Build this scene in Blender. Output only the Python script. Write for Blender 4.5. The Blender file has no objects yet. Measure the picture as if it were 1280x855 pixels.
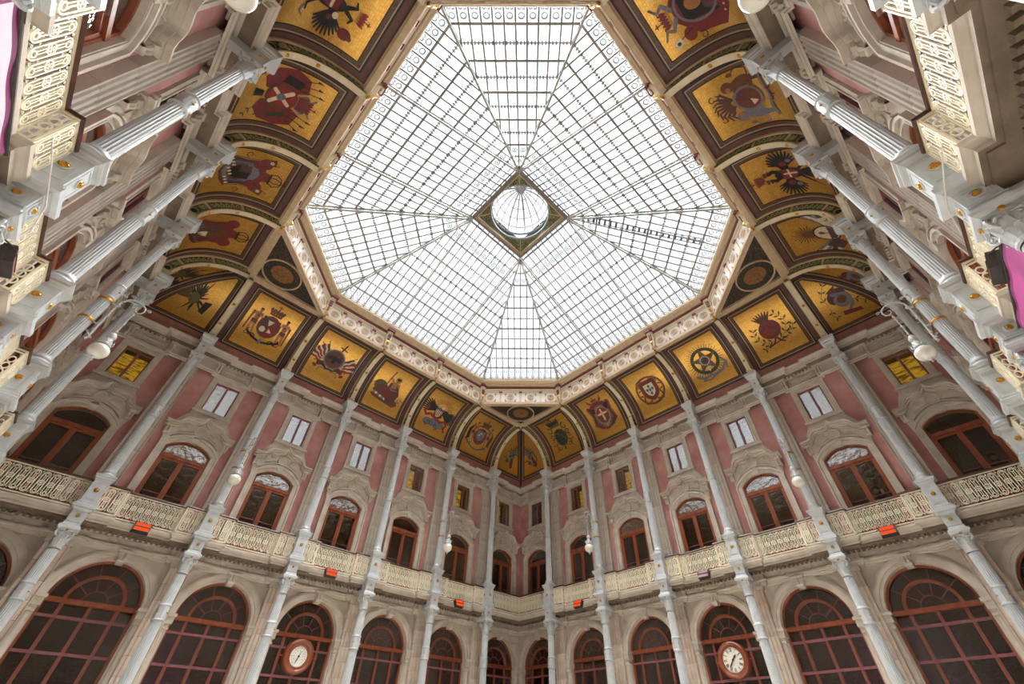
import bpy, math, random
from math import sin, cos, pi, radians, sqrt, atan2, hypot
from mathutils import Vector, Matrix

# ---------------------------------------------------------------- camera
SC = bpy.context.scene
cam_d = bpy.data.cameras.new('camera'); cam = bpy.data.objects.new('camera', cam_d)
SC.collection.objects.link(cam); SC.camera = cam
cam_d.sensor_width = 36; cam_d.sensor_fit = 'HORIZONTAL'; cam_d.lens = 14.92009; cam_d.clip_start = .05
cam_d.shift_x = -0.014153; cam_d.shift_y = 0.006868
cam.matrix_world = Matrix(((0.707061, -0.492353, -0.507596, -6.9123), (-0.707142, -0.488322, -0.511363, -7.4553), (0.003901, 0.720507, -0.693436, 1.6000), (0, 0, 0, 1)))
# ---------------------------------------------------------------- sky and exposure
SKY_STRENGTH = 1.55
world = bpy.data.worlds.new('overcast_sky'); SC.world = world; world.use_nodes = True
wn = world.node_tree.nodes; wl = world.node_tree.links
bg = wn['Background']; bg.inputs['Strength'].default_value = SKY_STRENGTH
tc = wn.new('ShaderNodeTexCoord'); nz = wn.new('ShaderNodeTexNoise'); nz.inputs['Scale'].default_value = 2.5
nz.inputs['Detail'].default_value = 3
rp = wn.new('ShaderNodeValToRGB'); rp.color_ramp.elements[0].color = (.84, .91, 1, 1); rp.color_ramp.elements[1].color = (.97, .985, 1, 1)
rp.color_ramp.elements[0].position = .3; rp.color_ramp.elements[1].position = .6
wl.new(tc.outputs['Generated'], nz.inputs['Vector']); wl.new(nz.outputs['Fac'], rp.inputs['Fac']); wl.new(rp.outputs['Color'], bg.inputs['Color'])
sun_d = bpy.data.lights.new('hazy_sun', 'SUN'); sun_d.energy = 45; sun_d.angle = radians(75); sun_d.color = (1, .97, .93)
sun = bpy.data.objects.new('hazy_sun', sun_d); SC.collection.objects.link(sun); sun.rotation_euler = (radians(-5), radians(4), 0)   # almost overhead
SC.view_settings.view_transform = 'Standard'; SC.view_settings.look = 'None'
SC.view_settings.gamma = 1; SC.view_settings.use_curve_mapping = False
SC.view_settings.exposure = 0.12

# ---------------------------------------------------------------- helpers
COL = SC.collection
rnd = random.Random(7)
class B:
    def __init__(s): s.v = []; s.f = []; s.m = []; s.mat = 0; s.xf = None
    def add(s, vs, fs, m=None):
        o = len(s.v); m = s.mat if m is None else m
        if s.xf is not None: vs = [tuple(s.xf @ Vector(p)) for p in vs]
        s.v += [tuple(p) for p in vs]
        for f in fs: s.f.append([o+i for i in f]); s.m.append(m)
    def box(s, x0, x1, y0, y1, z0, z1, m=None):
        s.add([(x0,y0,z0),(x1,y0,z0),(x1,y1,z0),(x0,y1,z0),(x0,y0,z1),(x1,y0,z1),(x1,y1,z1),(x0,y1,z1)],
              [(0,3,2,1),(4,5,6,7),(0,1,5,4),(1,2,6,5),(2,3,7,6),(3,0,4,7)], m)
    def bar(s, p, q, w, h, up=(0,0,1), m=None, off=0):
        p = Vector(p); q = Vector(q); d = (q-p).normalized(); up = Vector(up)
        x = d.cross(up).normalized(); y = x.cross(d).normalized()
        vs = []
        for e in (p, q):
            for a, b in ((-1,-1),(1,-1),(1,1),(-1,1)): vs.append(tuple(e+x*(a*w/2)+y*(b*h/2+off)))
        s.add(vs, [(0,1,2,3),(7,6,5,4),(0,4,5,1),(1,5,6,2),(2,6,7,3),(3,7,4,0)], m)
    def lathe(s, prof, c=(0,0,0), n=16, m=None, axis='z', a0=0, a1=2*pi, sx=1, sy=1):
        vs = []; closed = abs(a1-a0-2*pi) < 1e-6; k = n if closed else n+1
        for r, z in prof:
            for i in range(k):
                a = a0+(a1-a0)*i/n; x, y = r*cos(a)*sx, r*sin(a)*sy
                p = (x, y, z) if axis == 'z' else ((x, -z, y) if axis == 'y' else (z, x, y))
                vs.append((c[0]+p[0], c[1]+p[1], c[2]+p[2]))
        fs = []
        for j in range(len(prof)-1):
            for i in range(n):
                i2 = (i+1) % k
                fs.append((j*k+i, j*k+i2, (j+1)*k+i2, (j+1)*k+i))
        s.add(vs, fs, m)
    def tube(s, pts, r, n=6, m=None, cap=True, closed=False):
        P = [Vector(p) for p in pts]; N = len(P); vs = []
        nrm = None
        for i, p in enumerate(P):
            a = P[(i-1) % N] if (i > 0 or closed) else P[i]; b = P[(i+1) % N] if (i < N-1 or closed) else P[i]
            t = (b-a).normalized()
            if nrm is None:
                nrm = t.orthogonal().normalized()
            nrm = (nrm - t*nrm.dot(t)).normalized(); bi = t.cross(nrm)
            rr = r[i] if isinstance(r, (list, tuple)) else r
            for k in range(n):
                a = 2*pi*k/n; vs.append(tuple(p+nrm*(rr*cos(a))+bi*(rr*sin(a))))
        fs = []
        for i in range(N if closed else N-1):
            j = (i+1) % N
            for k in range(n):
                k2 = (k+1) % n; fs.append((i*n+k, i*n+k2, j*n+k2, j*n+k))
        if cap and not closed: fs += [tuple(range(n)), tuple(range((N-1)*n, N*n))]
        s.add(vs, fs, m)
    def ring(s, outer, inner, fn, t0, t1, m=None, closed=True):   # band between two outlines (same count), thick t0..t1
        n = len(outer); vs = []
        for t in (t0, t1):
            vs += [fn(a, b, t) for a, b in outer]; vs += [fn(a, b, t) for a, b in inner]
        fs = []
        for i in range(n if closed else n-1):
            j = (i+1) % n
            fs += [(i,j,n+j,n+i), (2*n+i,3*n+i,3*n+j,2*n+j), (i,2*n+i,2*n+j,j), (n+i,n+j,3*n+j,3*n+i)]
        if not closed: fs += [(0,n,3*n,2*n), (n-1,2*n-1,4*n-1,3*n-1)]
        s.add(vs, fs, m)
    def prism(s, poly, fn, t0, t1, m=None):
        n = len(poly); vs = [fn(a,b,t0) for a,b in poly]+[fn(a,b,t1) for a,b in poly]
        fs = [tuple(range(n))[::-1], tuple(range(n, 2*n))]
        fs += [(i,(i+1)%n,n+(i+1)%n,n+i) for i in range(n)]
        s.add(vs, fs, m)
    def flat(s, poly, fn, t, m=None):
        s.add([fn(a,b,t) for a,b in poly], [tuple(range(len(poly)))], m)
    def mold(s, path, prof, closed=False, d0=None, d1=None, m=None, ms=None):
        # path [(x,y)] plan; prof [(d,z)] open polyline; d = offset to the LEFT of travel; d0/d1: end directions of the cut planes
        n = len(path); off = []
        for i in range(n):
            def nr(a, b):
                dx, dy = b[0]-a[0], b[1]-a[1]; l = hypot(dx, dy); return (-dy/l, dx/l)
            if closed or 0 < i < n-1:
                a = nr(path[i-1], path[i]); b = nr(path[i], path[(i+1) % n])
                k = 1+a[0]*b[0]+a[1]*b[1]; off.append(((a[0]+b[0])/k, (a[1]+b[1])/k))
            elif i == 0: off.append(d0 or nr(path[0], path[1]))
            else: off.append(d1 or nr(path[-2], path[-1]))
        vs = []
        for (x, y), (ox, oy) in zip(path, off):
            for d, z in prof: vs.append((x+ox*d, y+oy*d, z))
        P = len(prof)
        for i in range(n if closed else n-1):
            j = (i+1) % n
            for k in range(P-1):
                mm = ms[k] if ms else m
                s.add([vs[i*P+k], vs[j*P+k], vs[j*P+k+1], vs[i*P+k+1]], [(0,1,2,3)], mm)
    def mesh(s, name, mats, smooth=False):
        me = bpy.data.meshes.new(name); me.from_pydata(s.v, [], s.f)
        if not isinstance(mats, (list, tuple)): mats = [mats]
        for m in mats: me.materials.append(m)
        me.polygons.foreach_set('material_index', s.m)
        if smooth: me.polygons.foreach_set('use_smooth', [True]*len(s.f))
        me.update(); return me
def obj(name, data, parent=None, loc=(0,0,0), rz=0, kind=None):
    o = bpy.data.objects.new(name, data); COL.objects.link(o)
    o.location = loc; o.rotation_euler = (0, 0, rz)
    if parent is not None: o.parent = parent
    if kind: o['kind'] = kind
    return o
def root(name, loc=(0,0,0), rz=0, label=None, cat=None, group=None, kind=None):
    o = obj(name, None, None, loc, rz, kind); o.empty_display_size = .1
    if label: o['label'] = label
    if cat: o['category'] = cat
    if group: o['group'] = group
    return o
def wallfn(y0):                      # outline in (u,z), t = distance out of the wall towards the hall
    return lambda a, b, t: (a, y0-t, b)
def arc(cx, cz, r, a0, a1, n, ry=None):
    ry = ry or r
    return [(cx+r*cos(a0+(a1-a0)*i/n), cz+ry*sin(a0+(a1-a0)*i/n)) for i in range(n+1)]

# ---------------------------------------------------------------- materials
def mat(name, col, rough=.6, metal=0, col2=None, scale=4, detail=4, bump=0, bscale=30, spec=.5, vary=0, stretch=None, lo=.35, hi=.65):
    m = bpy.data.materials.new(name); m.use_nodes = True; nt = m.node_tree; N = nt.nodes; L = nt.links
    b = N['Principled BSDF']; b.inputs['Roughness'].default_value = rough; b.inputs['Metallic'].default_value = metal
    b.inputs['Specular IOR Level'].default_value = spec
    b.inputs['Base Color'].default_value = (*col, 1)
    tc = N.new('ShaderNodeTexCoord'); src = tc.outputs['Object']
    if stretch:
        mp = N.new('ShaderNodeMapping'); mp.inputs['Scale'].default_value = stretch; L.new(src, mp.inputs['Vector']); src = mp.outputs['Vector']
    last = None
    if col2:
        n = N.new('ShaderNodeTexNoise'); n.inputs['Scale'].default_value = scale; n.inputs['Detail'].default_value = detail
        L.new(src, n.inputs['Vector'])
        r = N.new('ShaderNodeValToRGB'); r.color_ramp.elements[0].position = lo; r.color_ramp.elements[1].position = hi
        r.color_ramp.elements[0].color = (*col, 1); r.color_ramp.elements[1].color = (*col2, 1)
        L.new(n.outputs['Fac'], r.inputs['Fac']); last = r.outputs['Color']
        L.new(last, b.inputs['Base Color'])
    if vary:
        oi = N.new('ShaderNodeObjectInfo'); hs = N.new('ShaderNodeHueSaturation'); mr = N.new('ShaderNodeMapRange')
        mr.inputs['To Min'].default_value = 1-vary; mr.inputs['To Max'].default_value = 1+vary
        L.new(oi.outputs['Random'], mr.inputs['Value']); L.new(mr.outputs['Result'], hs.inputs['Value'])
        if last: L.new(last, hs.inputs['Color'])
        else: hs.inputs['Color'].default_value = (*col, 1)
        L.new(hs.outputs['Color'], b.inputs['Base Color'])
    if bump:
        n2 = N.new('ShaderNodeTexNoise'); n2.inputs['Scale'].default_value = bscale; n2.inputs['Detail'].default_value = 3
        L.new(src, n2.inputs['Vector']); bp = N.new('ShaderNodeBump'); bp.inputs['Strength'].default_value = bump; bp.inputs['Distance'].default_value = .02
        L.new(n2.outputs['Fac'], bp.inputs['Height']); L.new(bp.outputs['Normal'], b.inputs['Normal'])
    return m
def c(h):                            # sRGB hex to linear
    v = [int(h[i:i+2], 16)/255 for i in (0,2,4)]
    return tuple(x/12.92 if x <= .04045 else ((x+.055)/1.055)**2.4 for x in v)
M = {}
M['stone'] = mat('beige_stone', c('c5baad'), .8, col2=c('b3a799'), scale=1.5, bump=.25, bscale=25)
M['stone_trim'] = mat('carved_stone', c('ccc1b3'), .75, col2=c('bbafa0'), scale=3, bump=.15)
M['stone_dark'] = mat('dark_brown_stone', c('877664'), .85, col2=c('6f6050'), scale=3, bump=.2)  # darker brown stone for slab soffit, cornice underside and lower dentils
M['block'] = mat('pilaster_stone', c('ccbcac'), .8, col2=c('b5a08f'), scale=3, bump=.2, vary=.13, lo=.4, hi=.75)
M['pink'] = mat('pink_stucco', c('b07772'), .75, col2=c('c7968d'), scale=1.6, detail=8, bump=.2, bscale=12, lo=.35, hi=.7)
M['iron'] = mat('grey_painted_iron', c('c6cacb'), .38, col2=c('babec0'), scale=6, spec=.6)
M['cream_iron'] = mat('cream_painted_iron', c('f3ead2'), .45, col2=c('eadfc2'), scale=9)
M['gold'] = mat('gilding', c('d09a3a'), .32, .9)
M['wood'] = mat('mahogany', c('9c5230'), .33, col2=c('6a321c'), scale=7, stretch=(1,1,.15), spec=.7, lo=.3, hi=.8)
M['wood_dark'] = mat('dark_handrail_wood', c('56301f'), .3, col2=c('40231a'), scale=8, spec=.7)
M['wood_mauve'] = mat('mauve_painted_sash', c('8a5254'), .4, col2=c('784648'), scale=8)
M['room'] = mat('dim_room_plaster', c('a88a68'), .9, col2=c('84684a'), scale=.8)
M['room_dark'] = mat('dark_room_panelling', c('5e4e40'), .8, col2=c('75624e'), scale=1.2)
M['room_purple'] = mat('plum_room_hanging', c('6e2049'), .8, col2=c('3b1630'), scale=2)
M['floor'] = mat('pale_mosaic_floor', c('c2bbb0'), .6, col2=c('b4ac9f'), scale=2)
M['cove'] = mat('brown_purple_cove_paint', c('69463c'), .6, col2=c('5b3a33'), scale=3, bump=.1)
M['pinkband'] = mat('rosy_cove_band', c('a26d62'), .65, col2=c('936056'), scale=5)
M['frame_dark'] = mat('dark_panel_moulding', c('3e2a20'), .45, col2=c('332119'), scale=12)
M['frame_pat'] = mat('patterned_brown_border', c('6c4a2f'), .5, col2=c('443020'), scale=34, detail=6, lo=.45, hi=.55)
M['frame_tan'] = mat('tan_fillet', c('aa9479'), .45)
M['ink'] = mat('black_line', c('1e1715'), .6)
M['beam'] = mat('tan_painted_beam', c('cdb593'), .55, col2=c('c0a682'), scale=6)
M['cream'] = mat('cream_rib_paint', c('dccdae'), .5, col2=c('d2c19f'), scale=6)
M['green'] = mat('green_scroll_ground', c('7f7d50'), .6, col2=c('4c4a2c'), scale=16, detail=6, lo=.4, hi=.55)
M['green_light'] = mat('pale_green_relief', c('a9a677'), .6)
M['red'] = mat('dark_red_moulding', c('6d2228'), .5)
M['white'] = mat('white_frieze_paint', c('e6e2dc'), .55)
M['rose'] = mat('rose_ornament', c('b9776c'), .55)
M['tympan'] = mat('dark_scrolled_spandrel', c('4f3f33'), .65, col2=c('2d2720'), scale=11, detail=6, lo=.42, hi=.55)
M['grille'] = mat('skylight_ironwork', c('7d7873'), .5, col2=c('736e69'), scale=5)
M['grille_light'] = mat('pale_skylight_girder', c('a9aba8'), .5, col2=c('989a97'), scale=9)
M['scroll'] = mat('pale_scroll_iron', c('8b9193'), .5)
M['opal'] = mat('opal_lamp_glass', c('e8e4d8'), .12, col2=c('dcd7c9'), scale=5, spec=.6)
M['cloth'] = mat('pale_lilac_cloth', c('d9ccd8'), .7, col2=c('c9b9c8'), scale=2)
M['magenta'] = mat('magenta_velvet', c('7c1556'), .8, col2=c('6a1149'), scale=3)
M['magenta_pale'] = mat('bright_magenta_cloth', c('a8397e'), .75, col2=c('8f2a6a'), scale=3)
M['dark_metal'] = mat('dark_fixture_metal', c('3a3230'), .5, col2=c('2c2624'), scale=9)
M['skin'] = mat('skin', c('b98a6e'), .5); M['hair'] = mat('dark_hair', c('191412'), .5); M['coat'] = mat('dark_coat', c('20222a'), .8)
M['slate'] = mat('lead_roofing', c('7f8a97'), .6, col2=c('6c7884'), scale=3)
P_ = dict(ox='7a2c2c', blk='24211f', grn='33442f', gry='77747a', brn='6a4327', fle='a8704a', crm='d8c9ac', gld='c08a2c', blu='4a5a7c', mau='5d3a3c', red='96282a', olv='5d5a33')
PAL = list(P_); PI = {k: i for i, k in enumerate(PAL)}
PM = [mat('emblem_paint_'+n, c(P_[k]), .6, col2=tuple(x*.75 for x in c(P_[k])), scale=14) for n, k in
      zip(('oxblood','black','green','grey','brown','flesh','cream','ochre','blue','mauve','red','olive'), PAL)]
def emis(name, col, st, col2=None, scale=3, stretch=(1,1,1), wave=False):
    m = bpy.data.materials.new(name); m.use_nodes = True; N = m.node_tree.nodes; L = m.node_tree.links
    N.remove(N['Principled BSDF']); e = N.new('ShaderNodeEmission'); e.inputs['Color'].default_value = (*col, 1); e.inputs['Strength'].default_value = st
    if col2:
        tc = N.new('ShaderNodeTexCoord'); mp = N.new('ShaderNodeMapping'); mp.inputs['Scale'].default_value = stretch
        n = N.new('ShaderNodeTexNoise'); n.inputs['Scale'].default_value = scale
        r = N.new('ShaderNodeValToRGB'); r.color_ramp.elements[0].position = .42; r.color_ramp.elements[1].position = .58
        r.color_ramp.elements[0].color = (*col, 1); r.color_ramp.elements[1].color = (*col2, 1)
        L.new(tc.outputs['Object'], mp.inputs[0]); L.new(mp.outputs[0], n.inputs['Vector']); L.new(n.outputs['Fac'], r.inputs['Fac']); L.new(r.outputs['Color'], e.inputs['Color'])
    L.new(e.outputs[0], N['Material Output'].inputs['Surface']); return m
M['heat'] = emis('glowing_heater_element', c('ff5a2a'), .85)
M['lit'] = emis('lit_yellow_room', c('dba62c'), .9, c('5e420c'), 6, (.5,1,3.2))
M['bulb'] = emis('warm_bulb', c('ffc860'), 3)
def glass(name, tint, refl, rough, bump, bscale):
    m = bpy.data.materials.new(name); m.use_nodes = True; N = m.node_tree.nodes; L = m.node_tree.links
    N.remove(N['Principled BSDF'])
    t = N.new('ShaderNodeBsdfTransparent'); t.inputs[0].default_value = (*tint, 1)
    g = N.new('ShaderNodeBsdfGlossy'); g.inputs['Roughness'].default_value = rough
    fr = N.new('ShaderNodeLayerWeight'); fr.inputs['Blend'].default_value = .25
    mr = N.new('ShaderNodeMapRange'); mr.inputs['To Min'].default_value = refl; mr.inputs['To Max'].default_value = min(1, refl+.5)
    mx = N.new('ShaderNodeMixShader')
    L.new(fr.outputs['Facing'], mr.inputs['Value']); L.new(mr.outputs[0], mx.inputs[0]); L.new(t.outputs[0], mx.inputs[1]); L.new(g.outputs[0], mx.inputs[2])
    if bump:
        tc = N.new('ShaderNodeTexCoord'); n = N.new('ShaderNodeTexNoise'); n.inputs['Scale'].default_value = bscale; n.inputs['Detail'].default_value = 3
        bp = N.new('ShaderNodeBump'); bp.inputs['Strength'].default_value = bump; bp.inputs['Distance'].default_value = .05
        L.new(tc.outputs['Object'], n.inputs['Vector']); L.new(n.outputs['Fac'], bp.inputs['Height']); L.new(bp.outputs['Normal'], g.inputs['Normal'])
    L.new(mx.outputs[0], N['Material Output'].inputs['Surface']); return m
M['glass'] = glass('old_wavy_glass', (.8,.8,.78), .07, .02, .35, 5)
M['glass_sky'] = glass('skylight_glass', (.96,.98,1), .02, .1, 0, 1)
M['glass_hi'] = glass('bright_reflecting_glass', (.8,.8,.8), .55, .03, .5, 6)

# ================================================================ layout (metres, hall centre at the origin)
CU = [-7.455, -4.467, -1.489, 1.489, 4.467, 7.455]     # columns along a wall
BD = [-10.25] + CU + [10.25]                           # bay limits
BC = [-8.92, -5.961, -2.978, 0, 2.978, 5.961, 8.92]    # bay centres
NW, NC = 10.25, 9.494                                  # wall plane, column plane
WALLS = [('wall_far_left', 0, 'far left wall'), ('wall_far_right', -pi/2, 'far right wall'),
         ('wall_near_left', pi/2, 'near left wall'), ('wall_near_right', pi, 'near right wall')]
CORNER = {0: ('left corner', 'far corner'), 1: ('far corner', 'right corner'), 2: ('rear corner', 'left corner'), 3: ('right corner', 'rear corner')}
ORD = ['first', 'second', 'third', 'middle']
def bay_name(w, i):                                    # i = 0..6, u rising
    a, b_ = CORNER[w]
    if i == 3: return 'middle bay of the %s' % WALLS[w][2]
    if i < 3: return '%s bay from the %s on the %s' % (ORD[i], a, WALLS[w][2])
    return '%s bay from the %s on the %s' % (ORD[6-i], b_, WALLS[w][2])

# ---- floor
fl = B(); fl.box(-13.2, 13.2, -13.2, 13.2, -.3, 0)
o = obj('floor', fl.mesh('floor', M['floor']), kind='structure')

# ---- shapes shared by the four walls
RA, ZS1 = 1.05, 4.62                                   # ground floor arch
ARCH = arc(0, ZS1, RA, 0, pi, 20)[::-1]
SW, SZ, SP = .70, 9.25, 9.56                           # balcony door: half width, spring, peak
def seg(w, zs, zp, n=10):
    h = zp-zs; R = (w*w+h*h)/(2*h); a = math.asin(w/R)
    return arc(0, zp-R, R, pi/2+a, pi/2-a, n)
def hole(b, u0, u1, z0, z1, uc, curve, zb, y=NW, depth=.3, mr=1):
    """wall face with one opening whose top is curve (about uc) and whose foot is at zb"""
    cv = [(uc+a, z) for a, z in curve]; L_, R_ = cv[0][0], cv[-1][0]
    q = lambda a, c_, d, e, m=0: b.add([(a,y,c_),(d,y,c_),(d,y,e),(a,y,e)], [(0,1,2,3)], m)
    q(u0, z0, L_, z1); q(R_, z0, u1, z1)
    for (a, za), (d, zd) in zip(cv, cv[1:]):
        b.add([(a,y,za),(d,y,zd),(d,y,z1),(a,y,z1)], [(0,1,2,3)], 0)
        b.add([(a,y,za),(d,y,zd),(d,y+depth,zd),(a,y+depth,za)], [(0,1,2,3)], mr)
    if zb > z0: q(L_, z0, R_, zb); b.add([(L_,y,zb),(R_,y,zb),(R_,y+depth,zb),(L_,y+depth,zb)], [(0,1,2,3)], mr)
    b.add([(L_,y,zb),(L_,y,cv[0][1]),(L_,y+depth,cv[0][1]),(L_,y+depth,zb)], [(0,1,2,3)], mr)
    b.add([(R_,y,zb),(R_,y,cv[-1][1]),(R_,y+depth,cv[-1][1]),(R_,y+depth,zb)], [(0,1,2,3)], mr)
low = B(); up = B(); top = B()
for i in range(7):
    hole(low, BD[i], BD[i+1], 0, 6.35, BC[i], ARCH, .0, depth=.34)
    hole(up, BD[i], BD[i+1], 6.35, 10.1, BC[i], seg(SW, SZ, SP), 6.55, depth=.3)
    hole(up, BD[i], BD[i+1], 10.1, 13.4, BC[i], [(-.42,12.13),(.42,12.13)], 10.88, depth=.3)
me_low = low.mesh('ashlar_face', [M['stone'], M['stone_trim']]); me_up = up.mesh('stucco_face', [M['pink'], M['stone_trim']])

# rooms behind the windows
rm = B()
def room(z0, z1, n1, m):
    rm.add([(-13,n1,z0),(13,n1,z0),(13,n1,z1),(-13,n1,z1)], [(0,1,2,3)], m)
    rm.add([(-13,10.26,z0),(13,10.26,z0),(13,n1,z0),(-13,n1,z0)], [(0,1,2,3)], m)
    rm.add([(-13,10.26,z1),(13,10.26,z1),(13,n1,z1),(-13,n1,z1)], [(0,1,2,3)], m)
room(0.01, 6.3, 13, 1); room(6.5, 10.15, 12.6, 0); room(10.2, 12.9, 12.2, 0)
for i in range(1, 7):
    for z0, z1, n1 in ((0,6.3,13),(6.5,10.15,12.6),(10.2,12.9,12.2)):
        if z0 > 0: rm.box(BD[i]-.05, BD[i]+.05, 10.3, n1, z0, z1, 0)
me_room = rm.mesh('room_interior', [M['room'], M['room_dark']])

def path_jog(off, hw, ends=True):
    """plan path along the wall (u rising) at depth 0, stepping out by off around every column"""
    p = [(-10.25, 0)]
    for i, u in enumerate(CU):
        if i > 0: p += [(u-hw, 0), (u-hw, -off)]
        else: p += [(u-hw, 0), (u-hw, -off)] if ends else [(u-hw, 0), (u-hw, -off)]
        p += [(u+hw, -off), (u+hw, 0)]
    p.append((10.25, 0)); return p
def run(y, off, hw, prof, mats, ms=None, name='moulding'):
    """moulding along a wall: prof [(projection, z)] measured from plane y; mitred at the corners"""
    b = B(); p = [(u, y+v) for u, v in path_jog(off, hw)]
    # left of travel (u rising) is +y (outward), so projections go negative
    p[0] = (-y, y); p[-1] = (y, y)
    b.mold(p, [(-d, z) for d, z in prof], d0=(1,1) if False else (-1,1), d1=(1,1), ms=ms)
    return b.mesh(name, mats)
# the balcony: from the corner column on, the slab keeps its forward line into the corner
def run_balcony(y, off, hw, prof, mats, ms=None, name='balcony_slab'):
    b = B(); p = []
    yy = y-off
    p = [(-yy, yy), (CU[0]+hw, yy), (CU[0]+hw, y)]
    for u in CU[1:-1]: p += [(u-hw, y), (u-hw, yy), (u+hw, yy), (u+hw, y)]
    p += [(CU[5]-hw, y), (CU[5]-hw, yy), (yy, yy)]
    b.mold(p, [(-d, z) for d, z in prof], d0=(-1,1), d1=(1,1), ms=ms)
    return b.mesh(name, mats)
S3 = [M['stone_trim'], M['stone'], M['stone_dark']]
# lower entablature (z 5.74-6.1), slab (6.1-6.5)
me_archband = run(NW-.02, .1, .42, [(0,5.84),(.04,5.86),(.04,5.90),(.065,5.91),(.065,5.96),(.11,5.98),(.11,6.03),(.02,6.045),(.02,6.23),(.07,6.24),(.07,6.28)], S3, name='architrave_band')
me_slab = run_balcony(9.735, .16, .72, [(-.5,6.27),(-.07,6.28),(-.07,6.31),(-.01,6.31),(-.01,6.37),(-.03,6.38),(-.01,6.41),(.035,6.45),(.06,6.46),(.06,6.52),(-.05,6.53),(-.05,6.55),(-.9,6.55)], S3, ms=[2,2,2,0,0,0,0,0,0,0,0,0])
# main cornice
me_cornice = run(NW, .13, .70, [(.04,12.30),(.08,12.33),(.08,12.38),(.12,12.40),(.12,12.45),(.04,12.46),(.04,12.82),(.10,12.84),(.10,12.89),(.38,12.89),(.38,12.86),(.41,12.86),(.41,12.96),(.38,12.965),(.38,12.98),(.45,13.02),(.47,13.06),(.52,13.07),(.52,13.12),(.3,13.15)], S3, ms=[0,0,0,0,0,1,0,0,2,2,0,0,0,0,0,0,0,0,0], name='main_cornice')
# dentils, roundels and panels
dn = B()
u = -9.9
while u < 9.95:
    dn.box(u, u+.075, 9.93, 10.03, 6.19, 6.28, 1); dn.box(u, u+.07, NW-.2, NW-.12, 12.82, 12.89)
    u += .14
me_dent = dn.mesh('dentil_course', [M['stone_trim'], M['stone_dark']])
# frieze plaques between arches and slab
fp = B(); f0 = wallfn(NW-.04)
for i in range(7):
    h = 1.0 if 0 < i < 6 else .85
    for s in (-1, 1):
        fp.lathe([(.095,0),(.095,-.05),(.065,-.05),(.06,-.02),(.0,-.02)], (BC[i]+s*.42, NW-.04, 6.14), 14, 0, 'y')
    fp.lathe([(.085,0),(.085,.05),(.065,.05),(.06,.02),(.0,.02)], (BC[i]+.42, NW-.04, 6.14), 14, 0, 'y')
    fp.lathe([(.085,0),(.085,.05),(.065,.05),(.06,.02),(.0,.02)], (BC[i]-.42, NW-.04, 6.14), 14, 0, 'y')
    for a, d in ((-h,-.58),(-.26,.26),(.58,h)):
        a += BC[i]; d += BC[i]
        fp.box(a, d, NW-.07, NW, 6.085, 6.195)
me_plaques = fp.mesh('frieze_plaques', M['stone_trim'])
# consoles + panels of the upper frieze (one bay)
ct = B()
for s in (0,):
    ct.box(-.09, .09, NW-.14, NW, 12.42, 12.82)
    for dx in (-.055, .055):
        ct.lathe([(.0,-.035),(.07,-.035),(.07,.035),(0,.035)], (dx, NW-.18, 12.76), 10, 0, 'x')
        ct.tube([(dx,NW-.14,12.40),(dx,NW-.2,12.47),(dx,NW-.16,12.6),(dx,NW-.2,12.72)], [.03,.045,.04,.04], 6)
    ct.box(-.12, .12, NW-.27, NW-.02, 12.81, 12.87)
    ct.tube([(-.1,NW-.18,12.5),(.1,NW-.18,12.5)], .035, 6)
me_console = ct.mesh('console', M['stone_trim'])
pn = B()
def raised(b, u0, u1, z0, z1, y, d=.055, w=.05, m=0):
    o_ = [(u0,z0),(u1,z0),(u1,z1),(u0,z1)]; i_ = [(u0+w,z0+w),(u1-w,z0+w),(u1-w,z1-w),(u0+w,z1-w)]
    b.ring(o_, i_, wallfn(y), 0, d, m); b.box(u0+w*1.8, u1-w*1.8, y-d*.8, y, z0+w*1.8, z1-w*1.8, m)
for i in range(7):
    c0 = BC[i]; L_, R_ = (BD[i]+.45, BD[i+1]-.45)
    if i == 0: L_ = BD[0]+.5
    if i == 6: R_ = BD[7]-.5
    raised(pn, c0-.5, c0+.5, 12.51, 12.79, NW-.04)
    if c0-.8-L_ > .15: raised(pn, L_, c0-.8, 12.51, 12.79, NW-.04)
    if R_-c0-.8 > .15: raised(pn, c0+.8, R_, 12.51, 12.79, NW-.04)
me_fpan = pn.mesh('frieze_panels', M['stone_trim'])

# fluted pilasters
def flute_poly(hw, dep, n=4, g=.045, gd=.03):
    p = [(-hw, 0), (-hw, -dep)]
    for k in range(n):
        x = -hw+2*hw*(k+.5)/n
        p += [(x-g, -dep), (x-g*.6, -dep+gd), (x+g*.6, -dep+gd), (x+g, -dep)]
    p += [(hw, -dep), (hw, 0)]; return p
def block_mesh(hw, dep, h, name, mt, n=4):
    b = B(); P = flute_poly(hw, dep, n); k = len(P)
    b.prism(P, lambda a, d, t: (a, d, t), .004, h-.004)
    return b.mesh(name, mt)
LBH = (5.74-.9)/11; UBH = (12.3-6.9)/6
me_lblk = block_mesh(.27, .20, LBH, 'pilaster_block', M['block']); me_ublk = block_mesh(.29, .17, UBH, 'upper_pilaster_block', M['stone'], 4)
me_lwhole = block_mesh(.27, .20, 4.84, 'pilaster_shaft', M['stone'])
pb = B(); pb.box(-.34,.34,NW-.27,NW,0,.8); pb.box(-.31,.31,NW-.23,NW,.8,.9)
pb.box(-.31,.31,NW-.24,NW,5.74,5.85); pb.box(-.30,.30,NW-.20,NW,5.85,6.26)
pb.box(-.33,.33,NW-.22,NW,6.52,6.82); pb.box(-.31,.31,NW-.2,NW,6.82,6.9)
me_pbase = pb.mesh('pilaster_mouldings', M['stone_trim'])

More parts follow.
